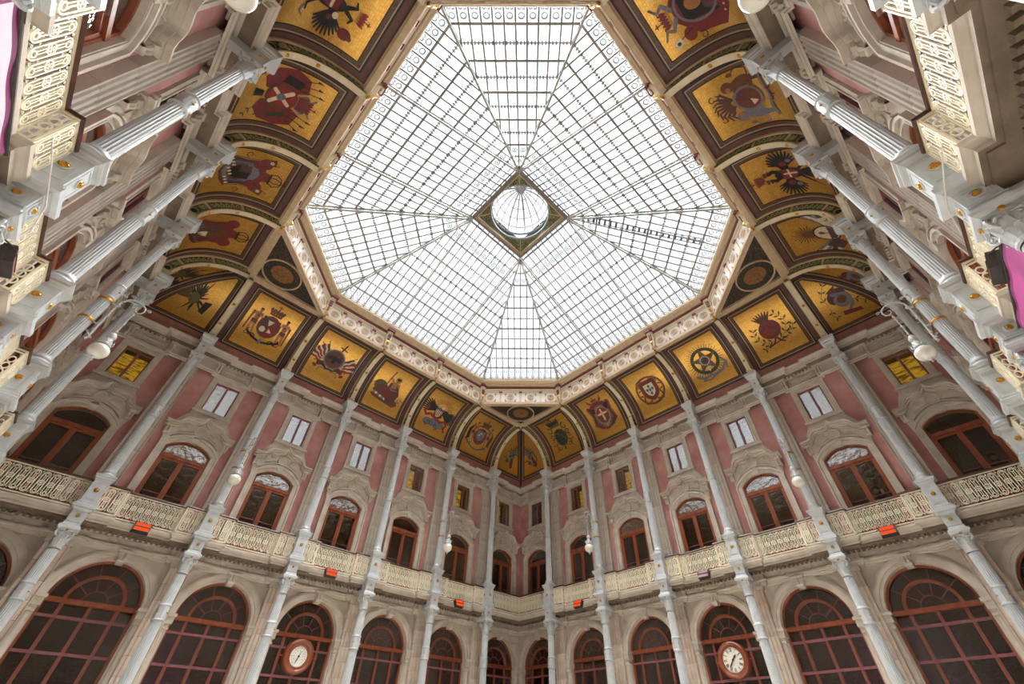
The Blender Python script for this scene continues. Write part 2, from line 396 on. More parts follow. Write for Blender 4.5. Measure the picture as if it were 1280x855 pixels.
# archivolt + imposts of one ground-floor arch
av = B(); F = wallfn(NW)
def aring(b, r0, r1, t0, t1, m=0, n=24): b.ring(arc(0,ZS1,r1,0,pi,n), arc(0,ZS1,r0,0,pi,n), F, t0, t1, m, closed=False)
aring(av, RA, RA+.16, 0, .06); aring(av, RA+.09, RA+.2, .0, .10); aring(av, RA+.2, RA+.26, 0, .07)
me_archiv = av.mesh('archivolt', M['stone_trim'])
kb = B()
kb.prism([(-.09,5.55),(.09,5.55),(.14,5.9),(-.14,5.9)], F, 0, .16); kb.box(-.17,.17,NW-.22,NW,5.86,5.93)
kb.tube([(-.05,NW-.17,5.6),(-.05,NW-.2,5.72),(-.05,NW-.17,5.86)], [.03,.045,.03], 6); kb.tube([(.05,NW-.17,5.6),(.05,NW-.2,5.72),(.05,NW-.17,5.86)], [.03,.045,.03], 6)
kb.lathe([(0,-.1),(.05,-.1),(.05,.1),(0,.1)], (0, NW-.18, 5.64), 8, 0, 'x')
me_key = kb.mesh('keystone', M['stone_trim'])
ip = B()          # impost capital on a small engaged shaft, right hand side, at u=0
for d, z0, z1 in ((.16,4.54,4.62),(.13,4.36,4.54),(.08,4.28,4.36),(.10,4.22,4.28)):
    ip.box(-d, d+.02, NW-d-.02, NW+.2, z0, z1)
ip.lathe([(.09,0),(.09,4.22)], (0, NW-.0, 0), 12)
ip.lathe([(.09,4.2),(.12,4.24),(.09,4.3),(.12,4.36)], (0,NW-.02,0), 12)
ip.box(-.16,.16,NW-.18,NW+.05,0,.5)
me_impost = ip.mesh('impost_capital', M['stone_trim'])

# surround of one balcony door, with the ogee pediment
sr = B()
def door_outline(w, zs, zp, zb=6.56): return [(-w, zb)] + seg(w, zs, zp, 12) + [(w, zb)]
sr.ring(door_outline(SW+.2, SZ, SP+.18), door_outline(SW, SZ, SP), F, 0, .09, 0, closed=False)
sr.ring(door_outline(SW+.22, SZ+.01, SP+.2), door_outline(SW+.16, SZ+.01, SP+.14), F, .05, .15, 0, closed=False)
sr.ring(door_outline(SW+.05, SZ, SP+.05), door_outline(SW+.02, SZ, SP+.02), F, .08, .11, 0, closed=False)
# flat apron running up to the attic window
ap = [(-.92,9.3),(.92,9.3),(.98,9.75),(.98,10.02),(.93,10.06),(.86,10.2),(.76,10.42),(.66,10.56),(.63,10.7),(-.63,10.7),(-.66,10.56),(-.76,10.42),(-.86,10.2),(-.93,10.06),(-.98,10.02),(-.98,9.75)]
cv = seg(SW+.01, SZ, SP, 12)
outer = [(-.98,9.3)] + [(a, z) for a, z in ap[15:2:-1]] 
outer = [(-.92,9.25),(-.98,9.75),(-.98,10.02),(-.93,10.06),(-.86,10.2),(-.76,10.42),(-.66,10.56),(-.63,10.7),(.63,10.7),(.66,10.56),(.76,10.42),(.86,10.2),(.93,10.06),(.98,10.02),(.98,9.75),(.92,9.25)]
inn = seg(SW+.12, SZ, SP+.1, 15)
sr.ring(outer, inn, F, 0, .05, 0, closed=False)
me_surr = sr.mesh('door_surround', M['stone_trim'])
pdm = B()
ogr = [(1.10,10.03),(.86,10.03),(.78,10.05),(.70,10.12),(.64,10.24),(.55,10.33),(.43,10.36),(.30,10.35),(.18,10.37),(.08,10.44),(0,10.54)]
og = [(-a, z) for a, z in ogr] + ogr[::-1][1:]
def lower(p, d): return [(a*(1-.0), z-d*(1.0 if abs(a) > .8 else 1.05)) for a, z in p]
pdm.ring(og, lower(og,.05), F, 0, .34, 0, closed=False); pdm.ring(lower(og,.05), lower(og,.10), F, 0, .24, 0, closed=False)
pdm.ring(lower(og,.10), lower(og,.15), F, 0, .14, 0, closed=False)
for r0, r1, t in ((0,.04,.12),(.07,.10,.15)):
    a_ = [(x*1.0, z+.22+r1) for x, z in seg(.74, SZ, SP, 10)]; b_ = [(x, z+.22+r0) for x, z in seg(.74, SZ, SP, 10)]
    pdm.ring(a_, b_, F, 0, t, 0, closed=False)
pdm.lathe([(.20,0),(.20,.13),(.165,.13),(.16,.09),(.0,.10)], (0, NW, 10.02), 20, 0, 'y')
pdm.lathe([(.20,0),(.20,-.13),(.165,-.13),(.16,-.09),(.0,-.10)], (0, NW, 10.02), 20, 0, 'y')
pdm.prism([(-.09,9.54),(.09,9.54),(.12,9.8),(-.12,9.8)], F, 0, .15)
for s in (-1, 1):
    pdm.prism([(s*.26,9.93),(s*.62,9.80),(s*.62,10.08),(s*.50,10.22),(s*.30,10.22)], F, .03, .08)
    for k in range(5):
        a = radians(150-28*k) if s > 0 else radians(30+28*k)
        x, z = s*.42, 10.0
        pdm.tube([(x,NW-.09,z),(x+.1*cos(a),NW-.11,z+.1*sin(a)),(x+.15*cos(a+.6*s),NW-.09,z+.12*sin(a+.6*s))], [.02,.025,.008], 5)
    x = s*.93
    pdm.box(x-.08, x+.08, NW-.14, NW, 9.58, 9.97); pdm.box(x-.12, x+.12, NW-.2, NW, 9.92, 9.98)
    for dx in (-.045, .045): pdm.tube([(x+dx,NW-.12,9.6),(x+dx,NW-.17,9.72),(x+dx,NW-.15,9.84),(x+dx,NW-.2,9.92)], [.03,.04,.035,.045], 6)
    pdm.lathe([(0,-.09),(.06,-.09),(.06,.09),(0,.09)], (x, NW-.17, 9.88), 10, 0, 'x')
    pdm.lathe([(0,-.08),(.045,-.08),(.045,.08),(0,.08)], (x, NW-.12, 9.62), 10, 0, 'x')
me_ped = pdm.mesh('ogee_pediment', M['stone_trim'])
at = B(); rect = lambda w, z0, z1: [(-w,z0),(w,z0),(w,z1),(-w,z1)]
at.ring(rect(.62,10.72,12.33), rect(.42,10.88,12.13), F, 0, .06); at.ring(rect(.50,10.80,12.21), rect(.46,10.84,12.17), F, .05, .09)
at.box(-.66, .66, NW-.12, NW, 10.70, 10.79)
me_att = at.mesh('attic_surround', M['stone_trim'])

# ---- joinery
YJ = NW+.26                                            # joinery plane
def FJ(a, b_, t): return (a, YJ-t, b_)
aw = B()
def boxz(b, u0, u1, z0, z1, t0=0, t1=.07, m=0): b.box(u0, u1, YJ-t1, YJ-t0, z0, z1, m)
r_o = RA+.02
aw.ring([(r_o,0)]+arc(0,ZS1,r_o,0,pi,24)+[(-r_o,0)], [(r_o-.08,0)]+arc(0,ZS1,r_o-.08,0,pi,24)+[(-(r_o-.08),0)], FJ, 0, .10, 0, closed=False)
aw.ring(arc(0,ZS1,.69,0,pi,20), arc(0,ZS1,.61,0,pi,20), FJ, 0, .11, 0, closed=False)
aw.ring(arc(0,ZS1,.665,0,pi,20), arc(0,ZS1,.635,0,pi,20), FJ, .1, .14, 0, closed=False)
aw.ring(arc(0,ZS1,.305,0,pi,14), arc(0,ZS1,.28,0,pi,14), FJ, .02, .05, 1, closed=False)
for k in range(1, 5):
    a = pi*k/5; aw.bar((.29*cos(a),YJ-.03,ZS1+.29*sin(a)), (.98*cos(a),YJ-.03,ZS1+.98*sin(a)), .025, .03, (0,1,0), 1)
boxz(aw, -RA, RA, 4.52, 4.64, 0, .14); boxz(aw, -RA, RA, 4.54, 4.59, .14, .17)
for z in (4.22, 3.46, 2.70, 1.94): boxz(aw, -RA, RA, z-.03, z+.03, 0, .12, 1)
for u_ in (-.62, 0, .62): boxz(aw, u_-.042, u_+.042, 0, 4.52, 0, .085); boxz(aw, u_-.012, u_+.012, 0, 4.52, .08, .11, 1)
ZR = [4.50, 4.22, 3.46, 2.70, 1.94, .3]
boxz(aw, -RA, RA, 0, .3, 0, .06)
me_awf = aw.mesh('window_frame', [M['wood'], M['wood_mauve']])
def pane_mesh(w, h, m='glass'):
    b = B(); b.box(-w/2, w/2, -.006, .006, -h/2, h/2); return b.mesh('pane', M[m])
cols = [(-.97,-.66),(-.58,-.04),(.04,.58),(.66,.97)]
AP = []
for (a, d) in cols:
    for z1, z0 in zip(ZR, ZR[1:]): AP.append((pane_mesh(d-a+.02, z1-z0-.04), ((a+d)/2, YJ-.03, (z0+z1)/2)))
for k in range(5):
    for r0, r1 in ((.29,.61),(.69,.96)):
        b = B(); a0, a1 = pi*k/5, pi*(k+1)/5
        b.ring(arc(0,ZS1,r1,a0,a1,5), arc(0,ZS1,r0,a0,a1,5), lambda x, z, t: (x, YJ-.03-t, z), -.006, .006, 0, closed=False)
        AP.append((b.mesh('fan_pane', M['glass']), (0,0,0)))
b = B(); b.prism(arc(0,ZS1,.285,0,pi,10), lambda x, z, t: (x, YJ-.03-t, z), -.006, .006); AP.append((b.mesh('fan_pane', M['glass']), (0,0,0)))
# balcony door joinery
YA = YJ; YJ = NW+.10
dj = B()
dj.ring(door_outline(SW+.02,SZ,SP+.02,6.52), door_outline(SW-.06,SZ,SP-.06,6.52), FJ, 0, .1, 0, closed=False)
boxz(dj, -SW, SW, 8.88, 8.98, 0, .12); boxz(dj, -SW, SW, 8.98, 9.01, 0, .09, 1)
for s in (-1, 1):
    for a, d in ((.0,.075),(.57,.645)): boxz(dj, min(s*a,s*d), max(s*a,s*d), 6.52, 8.88, 0, .08)
    boxz(dj, min(s*.07,s*.6), max(s*.07,s*.6), 8.80, 8.88, 0, .08); boxz(dj, min(s*.07,s*.6), max(s*.07,s*.6), 6.52, 6.9, 0, .08)
    boxz(dj, min(s*.07,s*.6), max(s*.07,s*.6), 7.70, 7.725, 0, .05, 1)
boxz(dj, -.02, .02, 6.52, 8.88, .08, .095)
me_djf = dj.mesh('door_frame', [M['wood'], M['wood_mauve']])
DP = [(pane_mesh(.51, .81), (s*.325, YJ-.03, 7.3)) for s in (-1, 1)] + [(pane_mesh(.51, 1.08), (s*.325, YJ-.03, 8.26)) for s in (-1, 1)]
DPH = [(pane_mesh(.51, .81, 'glass_hi'), (s*.325, YJ-.03, 7.3)) for s in (-1, 1)] + [(pane_mesh(.51, 1.08, 'glass_hi'), (s*.325, YJ-.03, 8.26)) for s in (-1, 1)]
def lun(m):
    b = B(); b.prism([(-.62,9.0)]+seg(.62,9.22,9.47,8)+[(.62,9.0)], lambda x, z, t: (x, YJ-.03-t, z), -.006, .006); return b.mesh('lunette_pane', M[m])
LUN = lun('glass'); LUNH = lun('glass_hi')
# attic window joinery
aj = B()
aj.ring(rect(.43,10.87,12.14), rect(.375,10.92,12.09), FJ, 0, .08); boxz(aj, -.035, .035, 10.9, 12.1, 0, .09)
me_ajf = aj.mesh('attic_sash', M['wood_mauve'])
KP = {k: pane_mesh(.345, 1.18, k) for k in ('glass','glass_hi')}
lp = B(); lp.box(-.55, .55, 11.2, 11.23, 10.6, 12.35); me_lit = lp.mesh('lit_room_wall', M['lit'])

YD = YJ; YJ = YA
# ---- put the four walls up
win_n = 0
for w, (wname, rz, wtext) in enumerate(WALLS):
    R_ = root(wname, (0,0,0), rz, kind='structure'); detail = w < 2
    obj('ashlar_face', me_low, R_); obj('stucco_face', me_up, R_); obj('room_interior', me_room, R_)
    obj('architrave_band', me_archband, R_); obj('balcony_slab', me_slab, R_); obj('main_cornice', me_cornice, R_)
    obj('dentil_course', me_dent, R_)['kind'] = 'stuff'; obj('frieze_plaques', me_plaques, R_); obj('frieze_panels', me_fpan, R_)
    for u in CU:
        obj('pilaster_mouldings', me_pbase, R_, (u,0,0))
        if detail:
            for k in range(11): obj('pilaster_block', me_lblk, R_, (u, NW, .9+k*LBH))
        else: obj('pilaster_shaft', me_lwhole, R_, (u, NW, .9))
        for k in range(6): obj('upper_pilaster_block', me_ublk, R_, (u, NW, 6.9+k*UBH))
    for i in range(7):
        uc = BC[i]
        obj('archivolt', me_archiv, R_, (uc,0,0)); obj('keystone', me_key, R_, (uc,0,0))
        for s in (-1, 1):
            if abs(uc+s*1.17) > 10.0: 
                if s*uc > 0 and w in (0,2) and False: pass
                obj('impost_capital', me_impost, R_, (uc+s*1.17, .06, 0)); continue
            obj('impost_capital', me_impost, R_, (uc+s*1.17, 0, 0))
            obj('console', me_console, R_, (uc+s*.65, 0, 0))
        if abs(uc) > 8: 
            for s in (-1, 1): 
                if abs(uc+s*1.17) > 10.0: obj('console', me_console, R_, (uc+s*.65, 0, 0))
        obj('door_surround', me_surr, R_, (uc,0,0)); obj('ogee_pediment', me_ped, R_, (uc,0,0)); obj('attic_surround', me_att, R_, (uc,0,0))
        bn = bay_name(w, i)
        # ground-floor window
        win_n += 1
        W_ = root('window_%d' % win_n, (0,0,0), rz, kind='structure'); W_['label'] = 'round-arched mahogany fanlight window, ' + bn
        Wl = obj('window_frame', me_awf, W_, (uc,0,0))
        if detail:
            for me, p in AP: obj('pane', me, W_, (uc+p[0], p[1], p[2]))
        # balcony door
        win_n += 1
        W_ = root('window_%d' % win_n, (0,0,0), rz, kind='structure'); W_['label'] = 'segment-headed french window behind the balcony, ' + bn
        obj('door_frame', me_djf, W_, (uc,0,0))
        for me, p in (DPH if w > 1 and i > 0 and i < 3 or w == 3 and 2 < i < 6 else DP): obj('pane', me, W_, (uc+p[0], p[1], p[2]))
        hi = (w == 0 and 1 <= i <= 3) or (w == 1 and 2 <= i <= 5)
        obj('lunette_pane', LUNH if hi else LUN, W_, (uc,0,0))
        # attic window
        win_n += 1
        lit = (w == 0 and i in (0,4,5,6)) or (w == 1 and i in (1,2,6)) or (w > 1 and False)
        W_ = root('window_%d' % win_n, (0,0,0), rz, kind='structure'); W_['label'] = 'small square attic window, ' + bn
        obj('attic_sash', me_ajf, W_, (uc,0,0))
        for s in (-1, 1): obj('pane', KP['glass_hi' if ((w == 0 and i in (1,2,3)) or (w == 1 and i in (3,4,5))) else 'glass'], W_, (uc+s*.205, YD-.03, 11.5))
        if lit: obj('lit_room_wall', me_lit, R_, (uc,0,0))

# ================================================================ ceiling
CEIL = root('ceiling', kind='structure')
NB, ZC0, RP, RR = 7.591, 13.312, 2.25, 1.90            # centre line of the cove arc, panel radius, rib radius
def cove(u, th, d=0):                                  # point on the cove, d = proud of it
    r = RP-d; return (u, NB+r*cos(th), ZC0+r*sin(th))
ths = [radians(a) for a in range(0, 91, 6)]
def cove_face(th0, th1, name, m):
    b = B(); n = 14; v = []
    for k in range(n+1):
        t = th0+(th1-th0)*k/n; x, y, z = cove(0, t)
        v.append((y, z))
    b.mold([(-NB,NB),(NB,NB)], [(y-NB, z) for y, z in v], d0=(-1,1), d1=(1,1))
    return b.mesh(name, m, True)
me_c1 = cove_face(radians(-4), radians(7.3), 'cove_rosy_band', M['pinkband']); me_c2 = cove_face(radians(7.3), radians(90), 'cove_vault', M['cove'])
gold = mat('gold_leaf_ground', c('c98f35'), .36, .72)
nt = gold.node_tree; N = nt.nodes; L = nt.links; bt = N.new('ShaderNodeTexBrick'); tc = N.new('ShaderNodeTexCoord')
mp = N.new('ShaderNodeMapping'); sp = N.new('ShaderNodeSeparateXYZ'); cb = N.new('ShaderNodeCombineXYZ')
L.new(tc.outputs['Object'], sp.inputs[0]); L.new(sp.outputs['X'], cb.inputs['X']); L.new(sp.outputs['Z'], cb.inputs['Y']); L.new(cb.outputs[0], bt.inputs['Vector'])
bt.inputs['Scale'].default_value = 11; bt.inputs['Color1'].default_value = (*c('dfb05a'), 1); bt.inputs['Color2'].default_value = (*c('cc9944'), 1)
bt.inputs['Mortar'].default_value = (*c('b58440'), 1); bt.inputs['Mortar Size'].default_value = .012; L.new(bt.outputs['Color'], N['Principled BSDF'].inputs['Base Color'])
M['goldleaf'] = gold

T0, T1 = radians(12.3), radians(74.5)
def region_rect(i, n=16):
    a, t0, t1 = .955+i, T0-i/RP, T1+i/RP
    p = [(-a, t0), (a, t0)] + [(a, t0+(t1-t0)*k/n) for k in range(1, n)] + [(a, t1), (-a, t1)] + [(-a, t1-(t1-t0)*k/n) for k in range(1, n)]
    return p
def region_corner(i, s=1, n=16):                       # between the corner rib and the groin, s = side
    t0, t1 = T0-i/RP, T1+i/RP*.55
    ul = 7.80-i; uh = lambda t: NB+RP*cos(t)-.30+i*.9
    t1 = min(t1, math.acos(max(-1, min(1, (ul+.02+.30-i*.9-NB)/RP))))
    p = [(ul, t0), (uh(t0), t0)] + [(uh(t0+(t1-t0)*k/n), t0+(t1-t0)*k/n) for k in range(1, n)] + [(uh(t1), t1), (ul, t1)] + [(ul, t1-(t1-t0)*k/n) for k in range(1, n)]
    return [(s*a, t) for a, t in p]
def region_face(b, pts, d, m=0):                       # fill: join left and right sides in bands
    n = (len(pts)-2)//2; right = pts[1:n+2]; left = [pts[0]] + pts[n+3:][::-1] + [pts[n+2]]
    for k in range(len(right)-1):
        a, b_, c_, d_ = left[k], right[k], right[k+1], left[k+1]
        b.add([cove(*a, d), cove(*b_, d), cove(*c_, d), cove(*d_, d)], [(0,1,2,3)], m)
def panel_meshes(reg, tag_):
    g = B(); region_face(g, reg(0), .012)
    fr = B(); fn = cove
    for i0, i1, d, m in ((0,.02,.03,0),(.02,.135,.018,1),(.135,.165,.045,2),(.165,.215,.03,0),(.215,.235,.04,3)):
        fr.ring(reg(i1), reg(i0), fn, 0, d, m)
    return g.mesh('gold_panel', M['goldleaf'], True), fr.mesh('panel_border', [M['ink'], M['frame_pat'], M['frame_tan'], M['cove']])
GP, FPm = panel_meshes(region_rect, 'r')
GCR, FCR = panel_meshes(lambda i: region_corner(i, 1), 'c'); GCL, FCL = panel_meshes(lambda i: region_corner(i, -1), 'c')

# rib: tan edge, green carved web, cream soffit
rb = B()
def rpt(x, r, th): return (x, NB+r*cos(th), ZC0+r*sin(th))
def ribarc(b, r0, r1, hw, t0, t1, m, n=20):
    for k in range(n):
        a, d = t0+(t1-t0)*k/n, t0+(t1-t0)*(k+1)/n
        P = [rpt(x, r, t) for t in (a, d) for r in (r0, r1) for x in (-hw, hw)]
        b.add(P, [(0,1,5,4),(2,6,7,3),(0,4,6,2),(1,3,7,5)], m)
    for t in (t0, t1): b.add([rpt(-hw,r0,t),rpt(hw,r0,t),rpt(hw,r1,t),rpt(-hw,r1,t)], [(0,1,2,3)], m)
E_ = radians(90)
ribarc(rb, RR-.02, RR+.01, .095, 0, E_, 0); ribarc(rb, RR+.01, RR+.03, .085, 0, E_, 1); ribarc(rb, RR+.03, RP+.02, .07, 0, E_, 2)
ribarc(rb, RP-.055, RP, .13, 0, E_, 1)
for t in (24, 54): ribarc(rb, RR+.06, RP-.05, .10, radians(t), radians(t+2.2), 1, 1)
for s in (-1, 1):                                     # carved scrolls on the two faces of the web
    rm_ = (RR+.03+RP-.055)/2
    def circ(t, r, tr, m):
        cx, cy, cz = rpt(s*.08, rm_, t); pts = []
        er = Vector((0, cos(t), sin(t))); et = Vector((0, -sin(t), cos(t)))
        for k in range(12): pts.append(Vector((cx,cy,cz))+er*(r*cos(2*pi*k/12))+et*(r*sin(2*pi*k/12)))
        rb.tube(pts, tr, 5, m, closed=True)
    circ(radians(11), .11, .014, 3); circ(radians(11), .05, .02, 4)
    for t0_, t1_ in ((18,23),(28,53),(58,86)):
        n = max(2, int((t1_-t0_)/4)); pts = []
        for k in range(n*4+1):
            t = radians(t0_+(t1_-t0_)*k/(n*4)); pts.append(rpt(s*.085, rm_+.095*sin(k*pi/2*.95), t))
        rb.tube(pts, .012, 4, 3)
        for k in range(n): circ(radians(t0_+(t1_-t0_)*(k+.5)/n), .05, .010, 3)
me_rib = rb.mesh('rib', [M['cream'], M['beam'], M['green'], M['green_light'], M['ink']])
bs = B(); bs.lathe([(.0,.045),(.025,.04),(.045,.02),(.06,.0)], (0,0,0), 12)
me_boss = bs.mesh('gilt_boss', M['gold'], True)
ft = B(); ft.box(-.13,.13,NB+RR-.06,NB+RP,ZC0,ZC0+.1); ft.box(-.11,.11,NB+RR-.03,NB+RP,ZC0+.1,ZC0+.22); ft.box(-.125,.125,NB+RR-.05,NB+RP,ZC0+.22,ZC0+.26)
me_foot = ft.mesh('rib_foot', M['cream'])
CH_N, CH_H = (4.467+NB)/sqrt(2), (NB-4.467)/sqrt(2)
for w in range(4):
    rz = WALLS[w][1]
    obj('cove_rosy_band', me_c1, CEIL, rz=rz); obj('cove_vault', me_c2, CEIL, rz=rz)
    for i, uc in enumerate(BC):
        if 0 < i < 6:
            loc = Matrix.Rotation(rz, 4, 'Z') @ Vector((uc,0,0))
            obj('gold_panel', GP, CEIL, loc, rz); obj('panel_border', FPm, CEIL, loc, rz)
        else:
            obj('gold_panel', GCR if i else GCL, CEIL, rz=rz); obj('panel_border', FCR if i else FCL, CEIL, rz=rz)
    for u in CU:
        loc = Matrix.Rotation(rz, 4, 'Z') @ Vector((u,0,0))
        r = obj('rib', me_rib, CEIL, loc, rz); obj('rib_foot', me_foot, r)
        for t in (22, 50):
            g = obj('gilt_boss', me_boss, r, rpt(0, RR-.02, radians(t))); g.rotation_euler = (radians(90+t), 0, 0)
# groin strips in the corners
gr = B()
for sx, sy in ((1,1),(1,-1),(-1,1),(-1,-1)):
    pts = [(sx*(NB+(RP-.02)*cos(t)), sy*(NB+(RP-.02)*cos(t)), ZC0+(RP-.02)*sin(t)) for t in ths]
    gr.tube(pts, .05, 6)
obj('groin_moulding', gr.mesh('groin_moulding', M['frame_dark']), CEIL)

# ring of beams around the inner square
bm = B(); sq = [(-NB,-NB),(-NB,NB),(NB,NB),(NB,-NB)]   # clockwise: left of travel = outward
bm.mold(sq, [(.17,15.62),(.17,15.44),(.12,15.40),(.10,15.36),(-.02,15.36),(-.04,15.40),(-.04,15.5)], closed=True)
obj('cove_beam', bm.mesh('cove_beam', M['beam']), CEIL)
oc = []
for a, d in ((-4.467,1),(4.467,1)): pass
o8 = [(-4.467,NB),(4.467,NB),(NB,4.467),(NB,-4.467),(4.467,-NB),(-4.467,-NB),(-NB,-4.467),(-NB,4.467)]
# frieze and crowning cornice of the octagon, inside face
b = B(); b.mold(o8, [(-.02,15.36),(-.06,15.36),(-.08,15.40),(-.08,15.46),(-.05,15.48),(-.05,15.54)], closed=True); obj('frieze_foot', b.mesh('frieze_foot', M['beam']), CEIL)
b = B(); b.mold(o8, [(-.03,15.54),(-.03,16.34)], closed=True); obj('frieze_ground', b.mesh('frieze_ground', M['white']), CEIL)
b = B(); b.mold(o8, [(-.03,16.16),(-.06,16.18),(-.06,16.24),(-.03,16.26)], closed=True); b.mold(o8, [(-.04,16.30),(-.11,16.34),(-.11,16.38)], closed=True); obj('frieze_fillet', b.mesh('frieze_fillet', M['cream']), CEIL)
b = B(); b.mold(o8, [(-.05,16.38),(-.10,16.38),(-.13,16.42),(-.13,16.52),(-.10,16.54)], closed=True); obj('red_moulding', b.mesh('red_moulding', M['red']), CEIL)
b = B(); b.mold(o8, [(-.08,16.54),(-.16,16.54),(-.20,16.60),(-.20,16.66),(-.27,16.72),(-.30,16.82),(-.30,16.90),(-.2,16.92),(.3,16.95)], closed=True); obj('crowning_cornice', b.mesh('crowning_cornice', M['beam']), CEIL)
b = B(); b.mold(o8, [(.1,15.6),(.1,17.15),(.35,17.15),(.35,15.6)], closed=True); obj('skylight_curb', b.mesh('skylight_curb', M['slate']), CEIL)
# outer roof so that light enters by the skylight only
b = B(); b.mold(sq, [(.2,15.7),(.2,17.3),(-3.0,17.3)], closed=True) if False else None
b.add([(-10.6,10.6,13.4),(10.6,10.6,13.4),(NB+.4,NB+.4,17.1),(-NB-.4,NB+.4,17.1)], [(0,1,2,3)])
for k in range(1, 4):
    v = [tuple(Matrix.Rotation(k*pi/2, 4, 'Z') @ Vector(p)) for p in ((-10.6,10.6,13.4),(10.6,10.6,13.4),(NB+.4,NB+.4,17.1),(-NB-.4,NB+.4,17.1))]
    b.add(v, [(0,1,2,3)])
for k in range(4):
    v = [tuple(Matrix.Rotation(k*pi/2, 4, 'Z') @ Vector(p)) for p in ((NB+.4,NB+.4,17.1),(4.467,NB+.3,17.1),(NB+.3,4.467,17.1))]
    b.add(v, [(0,1,2)])
    v = [tuple(Matrix.Rotation(k*pi/2, 4, 'Z') @ Vector(p)) for p in ((-13.3,10.2,13.3),(13.3,10.2,13.3),(13.3,13.3,13.3),(-13.3,13.3,13.3))]
    b.add(v, [(0,1,2,3)])
    v = [tuple(Matrix.Rotation(k*pi/2, 4, 'Z') @ Vector(p)) for p in ((-13.3,13.25,-.1),(13.3,13.25,-.1),(13.3,13.25,13.3),(-13.3,13.25,13.3))]
    b.add(v, [(0,1,2,3)])
    v = [tuple(Matrix.Rotation(k*pi/2, 4, 'Z') @ Vector(p)) for p in ((-NB-.5,NB+.1,15.6),(NB+.5,NB+.1,15.6),(NB+.5,NB+.5,17.12),(-NB-.5,NB+.5,17.12))]
    b.add(v, [(0,1,2,3)])
obj('outer_roof', b.mesh('outer_roof', M['slate']), CEIL)
# corner spandrels (triangles between the square and the octagon) with oval medallions
sp_ = B(); a0 = CH_N-.02; ap_ = NB*sqrt(2)
tri = [(-CH_H+.0, CH_N), (CH_H, CH_N), (0, ap_)]
sp_.flat([(-CH_H,CH_N),(CH_H,CH_N),(0,ap_)], lambda x, y, t: (x,y,t), 15.47)
me_sp = sp_.mesh('scrolled_spandrel', M['tympan'])
sb = B()
ti = [(-CH_H+.34,CH_N+.12),(CH_H-.34,CH_N+.12),(0,ap_-.30)]
sb.ring([(-CH_H,CH_N),(CH_H,CH_N),(0,ap_)], ti, lambda x, y, t: (x,y,t), 15.36, 15.47, 0)
me_sb = sb.mesh('spandrel_border', M['beam'])
oy = CH_N+.90
E2 = lambda rx, ry, n=28: [(rx*cos(2*pi*k/n), oy+ry*sin(2*pi*k/n)) for k in range(n)]
ov = B(); f3 = lambda x, y, t: (x,y,t)
ov.ring(E2(.76,.74), E2(.71,.69), f3, 15.41, 15.47, 0); ov.flat(E2(.71,.69), f3, 15.455, 4)
ov.flat([(x*.62,(y-oy)*.6+oy) for x, y in E2(.71,.69)], f3, 15.452, 2)
rl = random.Random(3)
for k in range(70):
    a = rl.uniform(0, 2*pi); r = rl.uniform(.6,.88); x, y = .70*r*cos(a), oy+.68*r*sin(a); t = a+rl.uniform(.3,1.2)
    ov.flat([(x,y),(x+.05*cos(t+.5),y+.05*sin(t+.5)),(x+.11*cos(t),y+.11*sin(t)),(x+.05*cos(t-.5),y+.05*sin(t-.5))], f3, 15.45, 3)
for k in range(14):
    x, y = rl.uniform(-.26,.26), oy+rl.uniform(-.2,.2); ov.box(x-.06,x+.06,y-.012,y+.012,15.445,15.449,1)
me_ov = ov.mesh('oval_medallion', [M['beam'], M['green'], mat('ochre_medallion_field', c('9a6a40'), .6, col2=c('74502f'), scale=12), PM[PI['grn']], M['tympan']])
for k in range(4):
    rz = -pi/4-k*pi/2
    obj('scrolled_spandrel', me_sp, CEIL, rz=rz); obj('spandrel_border', me_sb, CEIL, rz=rz); obj('oval_medallion', me_ov, CEIL, rz=rz)
# frieze roundels, pilaster strips and consoles
fz = B(); Fz = lambda a, b_, t: (a, -t, b_)
hexa = [(-.27,0),(-.17,.24),(.17,.24),(.27,0),(.17,-.24),(-.17,-.24)]
fz.ring([(x*1.0,z) for x, z in hexa], [(x*.86,z*.86) for x, z in hexa], Fz, 0, .02, 0)
cr = lambda r, n=18: [(r*cos(2*pi*k/n), r*sin(2*pi*k/n)) for k in range(n)]
fz.ring(cr(.185), cr(.155), Fz, 0, .022, 1); fz.ring(cr(.13), cr(.085), Fz, 0, .03, 2); fz.prism(cr(.05,12), Fz, 0, .035, 1)
for sx in (-1, 1):
    for sz in (-1, 1): fz.prism([(sx*.31,sz*.27),(sx*.2,sz*.27),(sx*.31,sz*.08)], Fz, 0, .015, 3)
me_fz = fz.mesh('frieze_roundel', [M['white'], M['beam'], mat('tan_rosette', c('c09a72'), .5), M['rose']])
fs = B(); fs.box(-.055,.055,-.03,0,-.30,.30,0); fs.box(-.085,.085,-.07,0,.30,.38,1); me_fs = fs.mesh('frieze_strip', [M['cream'], M['red']])
cs = B(); cs.prism([(-.09,15.6),(.09,15.6),(.13,16.1),(.15,16.5),(-.15,16.5),(-.13,16.1)], lambda a, b_, t: (a,-t,b_), 0, .16, 0)
cs.box(-.07,.07,-.2,-.15,16.0,16.3,1); cs.box(-.19,.19,-.3,0,16.5,16.62,1); cs.lathe([(0,-.1),(.09,-.1),(.09,.1),(0,.1)], (0,-.17,16.42), 10, 0, 'x')
cs.lathe([(0,-.22),(.02,-.2),(.045,-.14),(.02,-.09),(.05,-.04),(.07,0)], (0,-.05,15.42), 10, 2)
cs.tube([(0,-.13,15.62),(0,-.19,15.8),(0,-.12,16.0)], [.03,.06,.04], 8, 2)
me_cs = cs.mesh('frieze_console', [M['cream'], M['red'], M['gold']])
def at8(rz, u, n, z): 
    v = Matrix.Rotation(rz, 4, 'Z') @ Vector((u, n, 0)); return (v.x, v.y, z)
